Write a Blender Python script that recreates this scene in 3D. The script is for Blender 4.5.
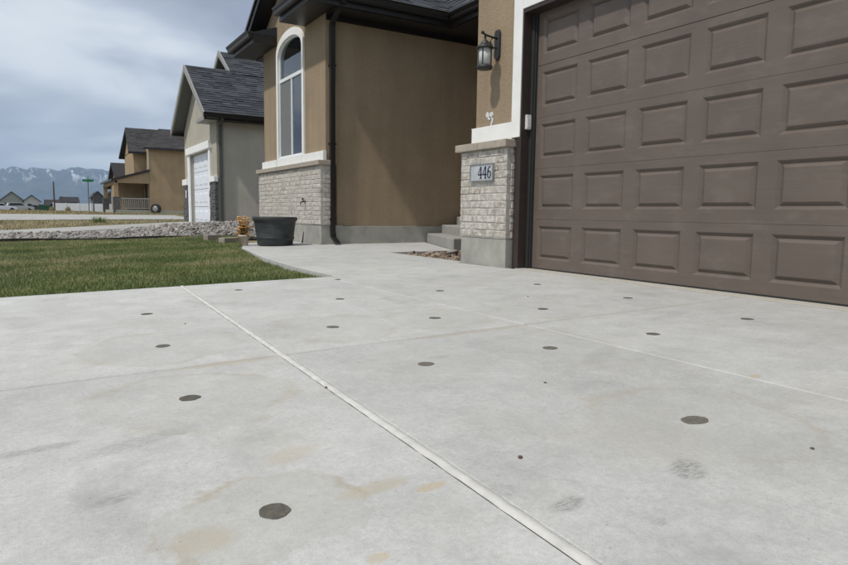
import bpy, bmesh, math, random
import numpy as np
from mathutils import Matrix, Vector
for o in list(bpy.data.objects): bpy.data.objects.remove(o, do_unlink=True)
scene = bpy.context.scene
COL = scene.collection
random.seed(11); rng = np.random.default_rng(11)
R = math.radians

# ------------------------------------------------------------------ camera
YAW, PIT, ROL = 0.5435, 0.1079, 0.0132
CAM = Vector((-4.3797, -5.0421, 0.5568))
F = Vector((math.sin(YAW)*math.cos(PIT), math.cos(YAW)*math.cos(PIT), -math.sin(PIT)))
R0 = Vector((math.cos(YAW), -math.sin(YAW), 0)); U0 = R0.cross(F)
RV = R0*math.cos(ROL) + U0*math.sin(ROL); UV = U0*math.cos(ROL) - R0*math.sin(ROL)
cd = bpy.data.cameras.new('camera'); cam = bpy.data.objects.new('camera', cd); COL.objects.link(cam)
cam.matrix_world = Matrix(((RV.x, UV.x, -F.x, CAM.x), (RV.y, UV.y, -F.y, CAM.y), (RV.z, UV.z, -F.z, CAM.z), (0, 0, 0, 1)))
cd.sensor_width = 36; cd.lens = 36*638.8/848; cd.clip_start = 0.05; cd.clip_end = 30000
scene.camera = cam

# ------------------------------------------------------------------ sky
SUN_EL, SUN_A = R(56), R(11.5)          # the sun stands to the street side (-X), a little behind the camera
TO_SUN = Vector((-math.cos(SUN_EL)*math.cos(SUN_A), -math.cos(SUN_EL)*math.sin(SUN_A), math.sin(SUN_EL)))
world = bpy.data.worlds.new('World'); scene.world = world; world.use_nodes = True
wn, wl = world.node_tree.nodes, world.node_tree.links
wn.clear()
def W(t, **k):
    n = wn.new(t)
    for a, b in k.items(): setattr(n, a, b)
    return n
def wmath(op, a, b=None, c=None):
    n = W('ShaderNodeMath', operation=op)
    for i, v in enumerate((a, b, c)):
        if v is None: continue
        if isinstance(v, (int, float)): n.inputs[i].default_value = v
        else: wl.new(v, n.inputs[i])
    return n.outputs[0]
sky = W('ShaderNodeTexSky', sky_type='NISHITA'); sky.sun_disc = False
sky.sun_elevation = SUN_EL; sky.sun_rotation = math.atan2(TO_SUN.x, TO_SUN.y) % (2*math.pi)
sky.air_density = 1.0; sky.dust_density = 1.5; sky.altitude = 1300
bg1 = W('ShaderNodeBackground'); bg1.inputs[1].default_value = 0.09
wl.new(sky.outputs[0], bg1.inputs[0])
tc = W('ShaderNodeTexCoord'); sep = W('ShaderNodeSeparateXYZ'); wl.new(tc.outputs['Generated'], sep.inputs[0])
zc = wmath('ADD', wmath('MAXIMUM', sep.outputs[2], 0.0), 0.16)
cx, cy = wmath('DIVIDE', sep.outputs[0], zc), wmath('DIVIDE', sep.outputs[1], zc)
comb = W('ShaderNodeCombineXYZ'); wl.new(cx, comb.inputs[0]); wl.new(cy, comb.inputs[1])
def wnoise(scale, detail, off, rough=0.5, dist=0.0):
    m = W('ShaderNodeMapping'); m.inputs['Location'].default_value = off; wl.new(comb.outputs[0], m.inputs[0])
    n = W('ShaderNodeTexNoise'); n.inputs['Scale'].default_value = scale; n.inputs['Detail'].default_value = detail
    n.inputs['Roughness'].default_value = rough; n.inputs['Distortion'].default_value = dist
    wl.new(m.outputs[0], n.inputs[0]); return n.outputs[0]
CLOUD_OFF = (3.1, 1.7, 0.0)
n_shape = wnoise(0.55, 7, CLOUD_OFF, 0.47, 0.25)
n_dark = wnoise(0.738, 6, (9.258, -14.656, -.1885), 0.45, 0.3)
def wramp(fac, stops):
    r = W('ShaderNodeValToRGB'); e = r.color_ramp.elements
    while len(e) < len(stops): e.new(0.5)
    for el, (p, c) in zip(e, stops): el.position = p; el.color = (*c, 1)
    wl.new(fac, r.inputs[0]); return r.outputs[0]
cover = wramp(n_shape, [(0.20, (0, 0, 0)), (0.36, (1, 1, 1))])
ccol = wramp(n_dark, [(0.34, (0.315, 0.36, 0.46)), (0.45, (0.46, 0.52, 0.625)), (0.53, (0.69, 0.75, 0.815)), (0.68, (0.84, 0.88, 0.92))])
bg2 = W('ShaderNodeBackground'); bg2.inputs[1].default_value = 1.0; wl.new(ccol, bg2.inputs[0])
mixs = W('ShaderNodeMixShader'); wl.new(cover, mixs.inputs[0]); wl.new(bg1.outputs[0], mixs.inputs[1]); wl.new(bg2.outputs[0], mixs.inputs[2])
wo = W('ShaderNodeOutputWorld'); wl.new(mixs.outputs[0], wo.inputs[0])
sd = bpy.data.lights.new('sun', 'SUN'); sd.energy = 2.75; sd.angle = R(2.2); sd.color = (1.0, 0.95, 0.87)
sun = bpy.data.objects.new('sun', sd); COL.objects.link(sun); sun.location = TO_SUN*40
sun.rotation_euler = TO_SUN.to_track_quat('Z', 'Y').to_euler()
vs = scene.view_settings; vs.view_transform = 'Standard'; vs.look = 'None'; vs.exposure = 0.11; vs.gamma = 1.0; vs.use_curve_mapping = False

# ------------------------------------------------------------------ helpers
def tag(o, label=None, cat=None, group=None, kind=None):
    if label: o['label'] = label
    if cat: o['category'] = cat
    if group: o['group'] = group
    if kind: o['kind'] = kind
    return o
def empty(name, loc=(0, 0, 0), label=None, cat=None, group=None, kind=None):
    o = bpy.data.objects.new(name, None); COL.objects.link(o); o.location = loc; o.empty_display_size = 0.1
    return tag(o, label, cat, group, kind)
def wloc(o):
    v = Vector(o.location)
    while o.parent: v = v + Vector(o.matrix_parent_inverse.translation); o = o.parent; v = v + Vector(o.location)
    return v
def link(name, me, mat, parent=None):
    o = bpy.data.objects.new(name, me); COL.objects.link(o)
    if mat is not None and not me.materials: me.materials.append(mat)
    if parent is not None:
        o.parent = parent; o.matrix_parent_inverse = Matrix.Translation(-wloc(parent))
    return o
class MB:
    """collects shapes in world coordinates; build() links them as one mesh object"""
    def __init__(s): s.v, s.f = [], []
    def add(s, vs_, fs):
        n = len(s.v); s.v += [tuple(v) for v in vs_]; s.f += [tuple(i+n for i in f) for f in fs]; return s
    def box(s, x0, x1, y0, y1, z0, z1):
        x0, x1 = min(x0, x1), max(x0, x1); y0, y1 = min(y0, y1), max(y0, y1); z0, z1 = min(z0, z1), max(z0, z1)
        return s.hexa([(x0,y0,z0),(x1,y0,z0),(x1,y1,z0),(x0,y1,z0)], [(x0,y0,z1),(x1,y0,z1),(x1,y1,z1),(x0,y1,z1)])
    def hexa(s, b, t):
        return s.add(list(b)+list(t), [(3,2,1,0),(4,5,6,7),(0,1,5,4),(1,2,6,5),(2,3,7,6),(3,0,4,7)])
    def prism(s, pts, d):          # pts: planar loop, d: extrusion vector
        n = len(pts); d = Vector(d); a = [Vector(p) for p in pts]
        return s.add(a+[p+d for p in a], [tuple(range(n))[::-1], tuple(range(n, 2*n))] + [(i, (i+1) % n, n+(i+1) % n, n+i) for i in range(n)])
    def tube(s, path, rad, seg=10, cap=True):
        path = [Vector(p) for p in path]; n0 = len(s.v); rads = rad if isinstance(rad, (list, tuple)) else [rad]*len(path)
        for i, p in enumerate(path):
            d = (path[min(i+1, len(path)-1)] - path[max(i-1, 0)]).normalized()
            a = d.cross(Vector((0, 0, 1)) if abs(d.z) < .95 else Vector((1, 0, 0))).normalized(); b = d.cross(a)
            for k in range(seg):
                t = 2*math.pi*k/seg; s.v.append(tuple(p + (a*math.cos(t)+b*math.sin(t))*rads[i]))
        for i in range(len(path)-1):
            for k in range(seg):
                q = n0+i*seg; s.f.append((q+k, q+(k+1) % seg, q+seg+(k+1) % seg, q+seg+k))
        if cap:
            s.f.append(tuple(n0+k for k in range(seg))[::-1]); e = n0+(len(path)-1)*seg; s.f.append(tuple(e+k for k in range(seg)))
        return s
    def lathe(s, prof, c, seg=32, sq=0):      # prof: (r, z) list, axis z through c
        n0 = len(s.v)
        for r, z in prof:
            for k in range(seg):
                t = 2*math.pi*k/seg; s.v.append((c[0]+r*math.cos(t), c[1]+r*math.sin(t), c[2]+z))
        for i in range(len(prof)-1):
            for k in range(seg):
                q = n0+i*seg; s.f.append((q+k, q+(k+1) % seg, q+seg+(k+1) % seg, q+seg+k))
        s.f.append(tuple(n0+k for k in range(seg))[::-1]); e = n0+(len(prof)-1)*seg; s.f.append(tuple(e+k for k in range(seg)))
        return s
    def mesh(s, name):
        me = bpy.data.meshes.new(name); me.from_pydata(s.v, [], s.f); me.update()
        bm = bmesh.new(); bm.from_mesh(me); bmesh.ops.recalc_face_normals(bm, faces=bm.faces); bm.to_mesh(me); bm.free()
        return me
    def build(s, name, mat, parent=None, bevel=0, smooth=False):
        me = s.mesh(name); o = link(name, me, mat, parent)
        if smooth:
            for p in me.polygons: p.use_smooth = len(p.vertices) == 4
        if bevel:
            m = o.modifiers.new('bevel', 'BEVEL'); m.width = bevel; m.segments = 2; m.limit_method = 'ANGLE'; m.angle_limit = R(40)
        return o
def B(*a): return MB().box(*a)

# ------------------------------------------------------------------ materials
class NT:
    def __init__(s, name):
        s.m = bpy.data.materials.new(name); s.m.use_nodes = True; s.n = s.m.node_tree.nodes; s.l = s.m.node_tree.links
        s.n.clear(); s.out = s.n.new('ShaderNodeOutputMaterial'); s.b = s.n.new('ShaderNodeBsdfPrincipled'); s.l.new(s.b.outputs[0], s.out.inputs[0])
        s.pos = s.n.new('ShaderNodeNewGeometry').outputs['Position']
    def set(s, n, i, v):
        if isinstance(v, bpy.types.NodeSocket): s.l.new(v, n.inputs[i])
        elif isinstance(v, (tuple, list)) and len(v) == 3 and n.inputs[i].type == 'RGBA': n.inputs[i].default_value = (*v, 1)
        else: n.inputs[i].default_value = v
    def math(s, op, a, b=None, c=None):
        n = s.n.new('ShaderNodeMath'); n.operation = op
        for i, v in enumerate((a, b, c)):
            if v is not None: s.set(n, i, v)
        return n.outputs[0]
    def map(s, scale=(1, 1, 1), loc=(0, 0, 0), rot=(0, 0, 0), src=None):
        n = s.n.new('ShaderNodeMapping'); n.inputs['Scale'].default_value = scale; n.inputs['Location'].default_value = loc; n.inputs['Rotation'].default_value = rot
        s.l.new(src or s.pos, n.inputs[0]); return n.outputs[0]
    def noise(s, scale, detail=4, rough=.55, vec=None, dist=0):
        n = s.n.new('ShaderNodeTexNoise'); n.inputs['Scale'].default_value = scale; n.inputs['Detail'].default_value = detail
        n.inputs['Roughness'].default_value = rough; n.inputs['Distortion'].default_value = dist; s.l.new(vec or s.pos, n.inputs[0]); return n.outputs[0]
    def ramp(s, f, stops):
        r = s.n.new('ShaderNodeValToRGB'); e = r.color_ramp.elements
        while len(e) < len(stops): e.new(.5)
        for el, (p, c) in zip(e, stops): el.position = p; el.color = (*(c if isinstance(c, (tuple, list)) else (c, c, c)), 1)
        s.l.new(f, r.inputs[0]); return r.outputs[0]
    def mix(s, f, a, b, mode='MIX'):
        n = s.n.new('ShaderNodeMix'); n.data_type = 'RGBA'; n.blend_type = mode; n.clamp_factor = True
        s.set(n, 0, f); s.set(n, 6, a); s.set(n, 7, b); return n.outputs[2]
    def bump(s, h, strength=.3, dist=.01, nrm=None):
        n = s.n.new('ShaderNodeBump'); n.inputs['Strength'].default_value = strength; n.inputs['Distance'].default_value = dist; s.l.new(h, n.inputs['Height'])
        if nrm: s.l.new(nrm, n.inputs['Normal'])
        return n.outputs[0]
    def rand(s): return s.n.new('ShaderNodeObjectInfo').outputs['Random']
    def attr(s, name):
        n = s.n.new('ShaderNodeAttribute'); n.attribute_name = name; return n.outputs['Fac']
    def done(s, col, rough=.7, nrm=None, metal=0, spec=.5):
        s.set(s.b, 'Base Color', col); s.set(s.b, 'Roughness', rough); s.set(s.b, 'Metallic', metal); s.set(s.b, 'Specular IOR Level', spec)
        if nrm: s.l.new(nrm, s.b.inputs['Normal'])
        return s.m
def simple(name, col, rough=.6, var=.12, scale=8, bump=0, bscale=150, metal=0, spec=.5):
    t = NT(name); n = t.noise(scale, 5)
    c = t.mix(1, col, t.ramp(n, [(.3, 1-var), (.7, 1+var)]), 'MULTIPLY')
    return t.done(c, rough, t.bump(t.noise(bscale, 3), bump, .004) if bump else None, metal, spec)
M = {}
def stucco(name, col, streak=.1):
    t = NT(name); big = t.noise(1.3, 5); fine = t.noise(190, 4, .6); mid = t.noise(45, 4)
    st = t.noise(1, 4, .6, t.map((3.5, 3.5, .25)))
    c = t.mix(1, col, t.ramp(big, [(.3, .90), (.7, 1.08)]), 'MULTIPLY')
    c = t.mix(1, c, t.ramp(st, [(.35, 1-streak), (.6, 1.03)]), 'MULTIPLY')
    c = t.mix(1, c, t.ramp(mid, [(.3, .93), (.7, 1.05)]), 'MULTIPLY')
    c = t.mix(1, c, t.ramp(t.noise(120, 3, .7), [(.28, .80), (.5, 1.0), (.75, 1.12)]), 'MULTIPLY')
    c = t.mix(1, c, t.ramp(t.noise(62, 4, .7), [(.3, .88), (.7, 1.09)]), 'MULTIPLY')
    nb = t.bump(fine, .8, .008); nb = t.bump(mid, .5, .014, nb)
    return t.done(c, .92, nb, spec=.2)
M['stucco'] = stucco('tan_stucco', (.345, .268, .182))
M['stucco_side'] = M['stucco']
M['grey_stucco'] = stucco('grey_stucco', (.53, .50, .43), .06)
M['cream_stucco'] = stucco('cream_stucco', (.44, .415, .345), .06)
M['brown_stucco'] = stucco('brown_stucco', (.375, .28, .175), .06)
M['white'] = simple('white_painted_trim', (.80, .80, .78), .55, .05, 5, .15, 60)
M['brown_metal'] = simple('dark_brown_metal', (.013, .011, .0105), .42, .15, 6)
M['jamb'] = simple('dark_brown_jamb_paint', (.034, .024, .021), .5, .15, 9, .1, 80)
M['black_rubber'] = simple('black_rubber', (.016, .019, .018), .8, .2, 20)
M['black_metal'] = simple('black_cast_metal', (.022, .022, .023), .5, .3, 30, .2, 90)
M['plastic_white'] = simple('white_plastic', (.62, .62, .60), .4, .05, 20)
M['foundation'] = simple('foundation_concrete', (.33, .325, .29), .9, .16, 5, .3, 60)
M['cap'] = simple('cast_stone_cap', (.36, .315, .26), .9, .14, 14, .4, 90)
M['mortar'] = simple('grey_mortar', (.43, .405, .365), .95, .12, 25, .6, 160)
t = NT('tan_threshold'); c = t.mix(t.ramp(t.noise(6, 6, .7, t.map((3, 1, 1))), [(.40, 0), (.66, 1)]), (.43, .395, .33), (.47, .455, .42)); c = t.mix(1, c, t.ramp(t.noise(70, 4, .7), [(.3, .85), (.7, 1.1)]), 'MULTIPLY')
M['threshold'] = t.done(c, .9, t.bump(t.noise(60, 5), .3, .004))
M['joint'] = simple('dirty_joint_filler', (.15, .135, .105), .95, .4, 9)
M['sealant'] = simple('pale_joint_sealant', (.53, .52, .49), .9, .12, 18, .5, 150)
t = NT('charcoal_plastic'); c = t.mix(t.ramp(t.noise(6, 6, .7, t.map((1, 1, 2.2))), [(.45, 0), (.72, .45)]), (.026, .032, .034), (.10, .10, .095)); M['tub'] = t.done(c, .55, t.bump(t.noise(40, 4), .15, .004))
M['soil'] = simple('dark_soil', (.05, .037, .026), .95, .3, 25, .8, 80)
M['edging'] = simple('black_edging', (.016, .014, .012), .8, .3, 9)
M['block'] = simple('edging_block_concrete', (.27, .24, .20), .95, .18, 12, .6, 60)
M['green_paint'] = simple('green_paint', (.012, .085, .035), .45, .1)
M['bright_green'] = simple('street_sign_green', (.005, .22, .09), .4, .05)
M['wood_pole'] = simple('wooden_pole', (.075, .055, .042), .9, .2, 8)
M['vinyl'] = simple('white_vinyl', (.74, .76, .78), .5, .04)
M['steel'] = simple('galvanised_steel', (.35, .36, .37), .45, .12, 12, metal=.8)
M['dark_window'] = simple('dark_glass', (.02, .024, .03), .08, .05)
M['white_door'] = simple('white_garage_door_paint', (.72, .75, .80), .45, .04)
M['dark_stone'] = None
M['orange'] = None

t = NT('tumbled_brick'); r = t.rand()
off = t.n.new('ShaderNodeVectorMath'); off.operation = 'ADD'; t.l.new(t.pos, off.inputs[0]); t.l.new(t.math('MULTIPLY', r, 37.), off.inputs[1])
bc = t.ramp(r, [(.0, (.33, .28, .235)), (.2, (.47, .42, .36)), (.42, (.41, .37, .325)), (.6, (.55, .51, .455)), (.8, (.36, .325, .29)), (1., (.49, .43, .355))])
wash = t.ramp(t.noise(16, 5, .65, off.outputs[0]), [(.42, 0), (.60, 1)])
bc = t.mix(wash, bc, (.64, .62, .575))
bc = t.mix(1, bc, t.ramp(t.noise(60, 4), [(.3, .82), (.7, 1.08)]), 'MULTIPLY')
M['brick'] = t.done(bc, .92, t.bump(t.noise(55, 6, .7), .9, .012), spec=.2)

t = NT('pale_split_brick'); r = t.rand()
bc = t.ramp(r, [(.0, (.35, .31, .27)), (.3, (.45, .41, .36)), (.6, (.39, .355, .32)), (1., (.51, .47, .42))])
bc = t.mix(t.ramp(t.noise(13, 5, .65), [(.45, 0), (.66, .8)]), bc, (.58, .56, .525))
bc = t.mix(1, bc, t.ramp(t.noise(60, 4), [(.3, .85), (.7, 1.06)]), 'MULTIPLY')
M['brick_wing'] = t.done(bc, .92, t.bump(t.noise(55, 6, .7), .6, .010), spec=.2)

t = NT('dark_stacked_stone'); r = t.noise(7, 3, .5, t.map((1, 1, 2.5)))
M['dark_stone'] = t.done(t.ramp(r, [(.3, (.05, .052, .056)), (.7, (.15, .15, .15))]), .9, t.bump(t.noise(30, 4), .8, .02))

def shingles(name, c0, c1):
    t = NT(name); a = t.attr('tint'); sp = t.noise(140, 3, .7)
    c = t.mix(a, c0, c1); c = t.mix(1, c, t.ramp(sp, [(.3, .55), (.7, 1.45)]), 'MULTIPLY')
    return t.done(c, .95, t.bump(sp, .6, .006), spec=.25)
M['shingle'] = shingles('slate_grey_shingles', (.035, .039, .046), (.085, .091, .10))
M['shingle_grey'] = shingles('charcoal_shingles', (.034, .037, .044), (.075, .08, .09))
M['shingle_brown'] = shingles('dark_brown_shingles', (.033, .03, .031), (.07, .066, .068))

t = NT('garage_door_paint')
st = t.noise(1, 5, .6, t.map((1, 2.2, 60))); big = t.noise(2.2, 4)
c = t.mix(t.ramp(big, [(.3, 0), (.7, 1)]), (.114, .090, .073), (.134, .106, .087))
c = t.mix(1, c, t.ramp(st, [(.3, .93), (.7, 1.07)]), 'MULTIPLY')
dust = t.ramp(t.noise(4, 7, .7, t.map((1, .8, 1.6))), [(.52, 0), (.72, .34)])
c = t.mix(dust, c, (.21, .18, .155))
M['door'] = t.done(c, t.ramp(big, [(.3, .42), (.7, .56)]), t.bump(t.noise(1, 4, .6, t.map((1, 14, 260))), .10, .002))

HOLES = [(-3.973, -3.765, .035), (-3.961, -2.818, .035), (-3.901, -1.891, .034), (-3.832, -.87, .033), (-3.034, -2.839, .034), (-3.037, -1.874, .034),
         (-2.577, -.917, .033), (-2.398, -2.884, .034), (-2.703, -3.862, .036), (-1.739, -2.917, .033), (-.936, -2.912, .034), (-.845, -1.969, .033),
         (-2.422, -1.931, .034), (-1.673, -2.017, .033), (-1.75, -.93, .033), (-.85, -1.02, .032), (-3.05, -.03, .030), (-2.1, .22, .028), (-4.75, -3.80, .035), (-4.72, -2.83, .035)]
def concrete(name, stains=True, base=(.488, .486, .468)):
    t = NT(name); x = t.n.new('ShaderNodeSeparateXYZ'); t.l.new(t.pos, x.inputs[0])
    big = t.noise(.7, 6, .6); mid = t.noise(4.5, 6, .62); fine = t.noise(70, 5, .7); spk = t.noise(320, 2, .6)
    broom = t.noise(1, 3, .6, t.map((210, 1.6, 1)))
    c = t.mix(t.ramp(big, [(.35, 0), (.68, 1)]), tuple(v*.93 for v in base), tuple(v*1.07 for v in base))
    c = t.mix(1, c, t.ramp(mid, [(.3, .90), (.7, 1.07)]), 'MULTIPLY')
    c = t.mix(1, c, t.ramp(t.noise(17, 5, .7), [(.3, .93), (.7, 1.06)]), 'MULTIPLY')
    c = t.mix(1, c, t.ramp(fine, [(.25, .86), (.75, 1.11)]), 'MULTIPLY')
    c = t.mix(1, c, t.ramp(spk, [(.30, .78), (.46, 1.0), (.62, 1.0), (.78, 1.10)]), 'MULTIPLY')
    c = t.mix(1, c, t.ramp(broom, [(.3, .985), (.7, 1.012)]), 'MULTIPLY')
    c = t.mix(1, c, t.ramp(t.rand(), [(0, .945), (1, 1.045)]), 'MULTIPLY')
    tan = t.ramp(t.noise(1.9, 5, .6, t.map((1, 1, 1), (5, 2, 0))), [(.54, 0), (.72, .36)])
    c = t.mix(tan, c, (.42, .39, .33))
    grey = t.ramp(t.noise(2.6, 6, .65, t.map((1, .55, 1), (1, 9, 0), (0, 0, .6))), [(.56, 0), (.74, .42)])
    c = t.mix(grey, c, (.25, .25, .245))
    vor = t.n.new('ShaderNodeTexVoronoi'); vor.inputs['Scale'].default_value = 21; t.l.new(t.pos, vor.inputs[0])
    pit = t.math('MULTIPLY', t.math('LESS_THAN', vor.outputs['Distance'], .065), t.math('GREATER_THAN', t.noise(3, 2), .52))
    c = t.mix(t.math('MULTIPLY', pit, .5), c, (.16, .15, .14))
    if stains:
        wob = t.math('MULTIPLY', t.math('SUBTRACT', t.noise(5, 4, .6), .5), .28)
        ring = None; fill = None
        for (hx, hy, rad, k) in [(-3.973, -3.765, .205, 1.), (-3.961, -2.818, .34, .7), (-3.901, -1.891, .36, .7), (-2.703, -3.862, .33, .6), (-3.037, -1.874, .36, .6), (-2.422, -1.931, .33, .7), (-3.034, -2.839, .30, .35), (-2.398, -2.884, .3, .4), (-1.673, -2.017, .3, .4)]:
            d = t.math('SQRT', t.math('ADD', t.math('POWER', t.math('SUBTRACT', x.outputs[0], hx), 2.), t.math('POWER', t.math('SUBTRACT', x.outputs[1], hy), 2.)))
            d = t.math('DIVIDE', t.math('ADD', d, wob), rad)
            rg = t.math('MULTIPLY', t.math('SUBTRACT', 1., t.math('MINIMUM', t.math('MULTIPLY', t.math('ABSOLUTE', t.math('SUBTRACT', d, 1.)), 9.), 1.)), k)
            fl = t.math('MULTIPLY', t.math('LESS_THAN', d, 1.), k)
            ring = rg if ring is None else t.math('MAXIMUM', ring, rg); fill = fl if fill is None else t.math('MAXIMUM', fill, fl)
        patch = t.ramp(t.noise(3.3, 4, .6, t.map((1, 1, 1), (2, 7, 0))), [(.42, 0), (.62, 1)])
        c = t.mix(t.math('MULTIPLY', fill, .34), c, (.37, .36, .325))
        c = t.mix(t.math('MULTIPLY', t.math('MULTIPLY', ring, patch), .6), c, (.35, .30, .215))
        # rust-tan blotches and dark tyre scuffs with shapes of their own
        for (sx, sy, ax, ay, rot, k, col) in [(-3.745, -3.775, 0.11, 0.04, 0.1, 0.6, (.40, .335, .22)), (-3.625, -3.838, 0.05, 0.02, 0.1, 0.7, (.44, .33, .17)), (-3.84, -3.483, 0.1, 0.06, 0.4, 0.5, (.40, .335, .22)), (-4.13, -3.81, 0.07, 0.06, 0, 0.55, (.40, .335, .22)), (-3.868, -4.044, 0.03, 0.02, 0, 0.6, (.44, .33, .17)), (-3.74, -2.385, 0.3, 0.05, 0, 0.6, (.40, .335, .22)), (-2.45, -2.385, 0.5, 0.045, 0, 0.5, (.40, .335, .22)), (-2.07, -3.66, 0.035, 0.025, 0, 0.7, (.44, .33, .17)), (-1.0, -2.39, 0.4, 0.03, 0, 0.35, (.40, .335, .22)), (-3.036, -4.085, 0.075, 0.05, 0.7, 0.75, (.17, .17, .165)), (-3.42, -4.07, 0.06, 0.03, 0.2, 0.7, (.17, .17, .165)), (-4.16, -3.17, 0.2, 0.05, 0.3, 0.5, (.24, .24, .235)), (-4.42, -3.09, 0.15, 0.035, 0.1, 0.55, (.17, .17, .165)), (-4.26, -3.52, 0.07, 0.035, 0.4, 0.5, (.17, .17, .165)), (-2.92, -2.765, 0.06, 0.03, 0, 0.5, (.24, .24, .235)), (-2.7, -3.41, 0.1, 0.04, 0.3, 0.4, (.24, .24, .235)), (-3.5, -3.94, 0.05, 0.05, 0.5, 0.45, (.24, .24, .235)), (-3.313, -4.226, 0.03, 0.015, 0, 0.5, (.24, .24, .235)), (-1.5, -1.5, 0.3, 0.08, 0.4, 0.3, (.24, .24, .235)), (-2.3, -3.1, 0.25, 0.06, 0.5, 0.3, (.24, .24, .235)), (-1.2, -2.6, 0.3, 0.05, 0.2, 0.3, (.24, .24, .235)), (-4.62, 0.17, 0.1, 0.12, 0, 0.6, (.62, .62, .61))]:
            dx, dy = t.math('SUBTRACT', x.outputs[0], sx), t.math('SUBTRACT', x.outputs[1], sy)
            ca, sa = math.cos(rot), math.sin(rot)
            u = t.math('DIVIDE', t.math('ADD', t.math('MULTIPLY', dx, ca), t.math('MULTIPLY', dy, sa)), ax)
            v = t.math('DIVIDE', t.math('SUBTRACT', t.math('MULTIPLY', dy, ca), t.math('MULTIPLY', dx, sa)), ay)
            d = t.math('ADD', t.math('SQRT', t.math('ADD', t.math('POWER', u, 2.), t.math('POWER', v, 2.))), t.math('MULTIPLY', wob, 2.5))
            d = t.math('SUBTRACT', 1., t.math('MINIMUM', d, 1.))
            d = t.math('MULTIPLY', t.math('MULTIPLY', t.math('MINIMUM', t.math('MULTIPLY', d, 2.2), 1.), k), t.ramp(t.noise(1, 4, .7, t.map((38, 150, 1), (0, 0, 0), (0, 0, rot+.4))), [(.40, .08), (.60, 1)]) if col[0] < .3 else t.ramp(fine, [(.3, .25), (.65, 1)]))
            c = t.mix(d, c, col)
    nb = t.bump(broom, .10, .003); nb = t.bump(fine, .30, .004, nb)
    return t.done(c, .88, nb, spec=.3)
M['concrete'] = concrete('broomed_driveway_concrete')
M['concrete_plain'] = concrete('plain_concrete', False, (.36, .355, .335))
M['step_concrete'] = concrete('step_concrete', False, (.33, .325, .30))
t = NT('dark_grout_patch'); c = t.mix(t.rand(), (.085, .078, .062), (.135, .125, .104)); c = t.mix(1, c, t.ramp(t.noise(55, 5, .7), [(.3, .7), (.7, 1.35)]), 'MULTIPLY')
M['patch'] = t.done(c, .9, t.bump(t.noise(90, 4), .6, .004))

def grass_mat(name, cols, patch_scale):
    t = NT(name); a = t.attr('tint'); p = t.noise(patch_scale, 4, .6)
    c = t.ramp(a, cols); c = t.mix(1, c, t.ramp(p, [(.3, (.72, .78, .72)), (.7, (1.22, 1.16, 1.05))]), 'MULTIPLY')
    return t.done(c, .6, spec=.3)
M['grass'] = grass_mat('lawn_grass_blades', [(0, (.095, .150, .045)), (.38, (.160, .205, .078)), (.64, (.25, .26, .12)), (.86, (.38, .34, .20)), (1, (.46, .41, .28))], .8)
M['dry'] = grass_mat('dry_weed_blades', [(0, (.12, .125, .045)), (.3, (.26, .215, .11)), (.7, (.35, .29, .17)), (1, (.42, .36, .23))], .25)
t = NT('lawn_thatch'); n = t.noise(1.1, 5); c = t.mix(t.ramp(n, [(.35, 0), (.65, 1)]), (.14, .145, .065), (.24, .21, .115)); c = t.mix(1, c, t.ramp(t.noise(50, 5, .7), [(.3, .55), (.7, 1.3)]), 'MULTIPLY')
M['thatch'] = t.done(c, .95, t.bump(t.noise(45, 5), .8, .03))
t = NT('dry_ground'); n = t.noise(.09, 6, .6); c = t.mix(t.ramp(n, [(.38, 0), (.62, 1)]), (.27, .225, .145), (.19, .175, .085)); c = t.mix(1, c, t.ramp(t.noise(2.5, 6, .7), [(.3, .75), (.7, 1.25)]), 'MULTIPLY')
M['ground'] = t.done(c, .95, t.bump(t.noise(8, 6, .7), .6, .05))
M['asphalt'] = simple('pale_worn_asphalt', (.21, .20, .19), .92, .1, 3, .3, 90)
t = NT('river_rock'); a = t.attr('tint'); c = t.ramp(a, [(0, (.13, .12, .11)), (.25, (.27, .245, .22)), (.5, (.33, .31, .29)), (.72, (.21, .20, .195)), (.88, (.44, .42, .39)), (1, (.29, .23, .19))]); c = t.mix(1, c, t.ramp(t.noise(40, 4), [(.3, .8), (.7, 1.15)]), 'MULTIPLY')
M['rock'] = t.done(c, .85, t.bump(t.noise(60, 4), .3, .01), spec=.3)
t = NT('brown_pebble'); a = t.attr('tint'); c = t.ramp(a, [(0, (.09, .065, .048)), (.4, (.17, .115, .08)), (.7, (.24, .19, .14)), (.9, (.36, .31, .25)), (1, (.30, .16, .09))])
M['pebble'] = t.done(c, .8, t.bump(t.noise(60, 4), .3, .01))

t = NT('window_glass'); t.n.remove(t.b)
gl = t.n.new('ShaderNodeBsdfGlossy'); gl.inputs['Roughness'].default_value = .015; gl.inputs['Color'].default_value = (.9, .95, 1, 1)
tr = t.n.new('ShaderNodeBsdfTransparent'); tr.inputs[0].default_value = (.80, .86, .86, 1)
fr = t.n.new('ShaderNodeFresnel'); fr.inputs[0].default_value = 1.55
mx = t.n.new('ShaderNodeMixShader'); t.l.new(t.math('MULTIPLY', fr.outputs[0], 1.25), mx.inputs[0]); t.l.new(tr.outputs[0], mx.inputs[1]); t.l.new(gl.outputs[0], mx.inputs[2]); t.l.new(mx.outputs[0], t.out.inputs[0])
M['glass'] = t.m
t = NT('frosted_lamp_glass'); M['frost'] = t.done((.50, .52, .50), .35); t.b.inputs['Subsurface Weight'].default_value = .0
M['blind'] = simple('pale_window_blind', (.66, .70, .72), .7, .05)
M['interior'] = simple('dark_room', (.03, .035, .038), .9, .1)
M['screen'] = simple('grey_insect_screen', (.16, .17, .17), .8, .05)

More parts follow.
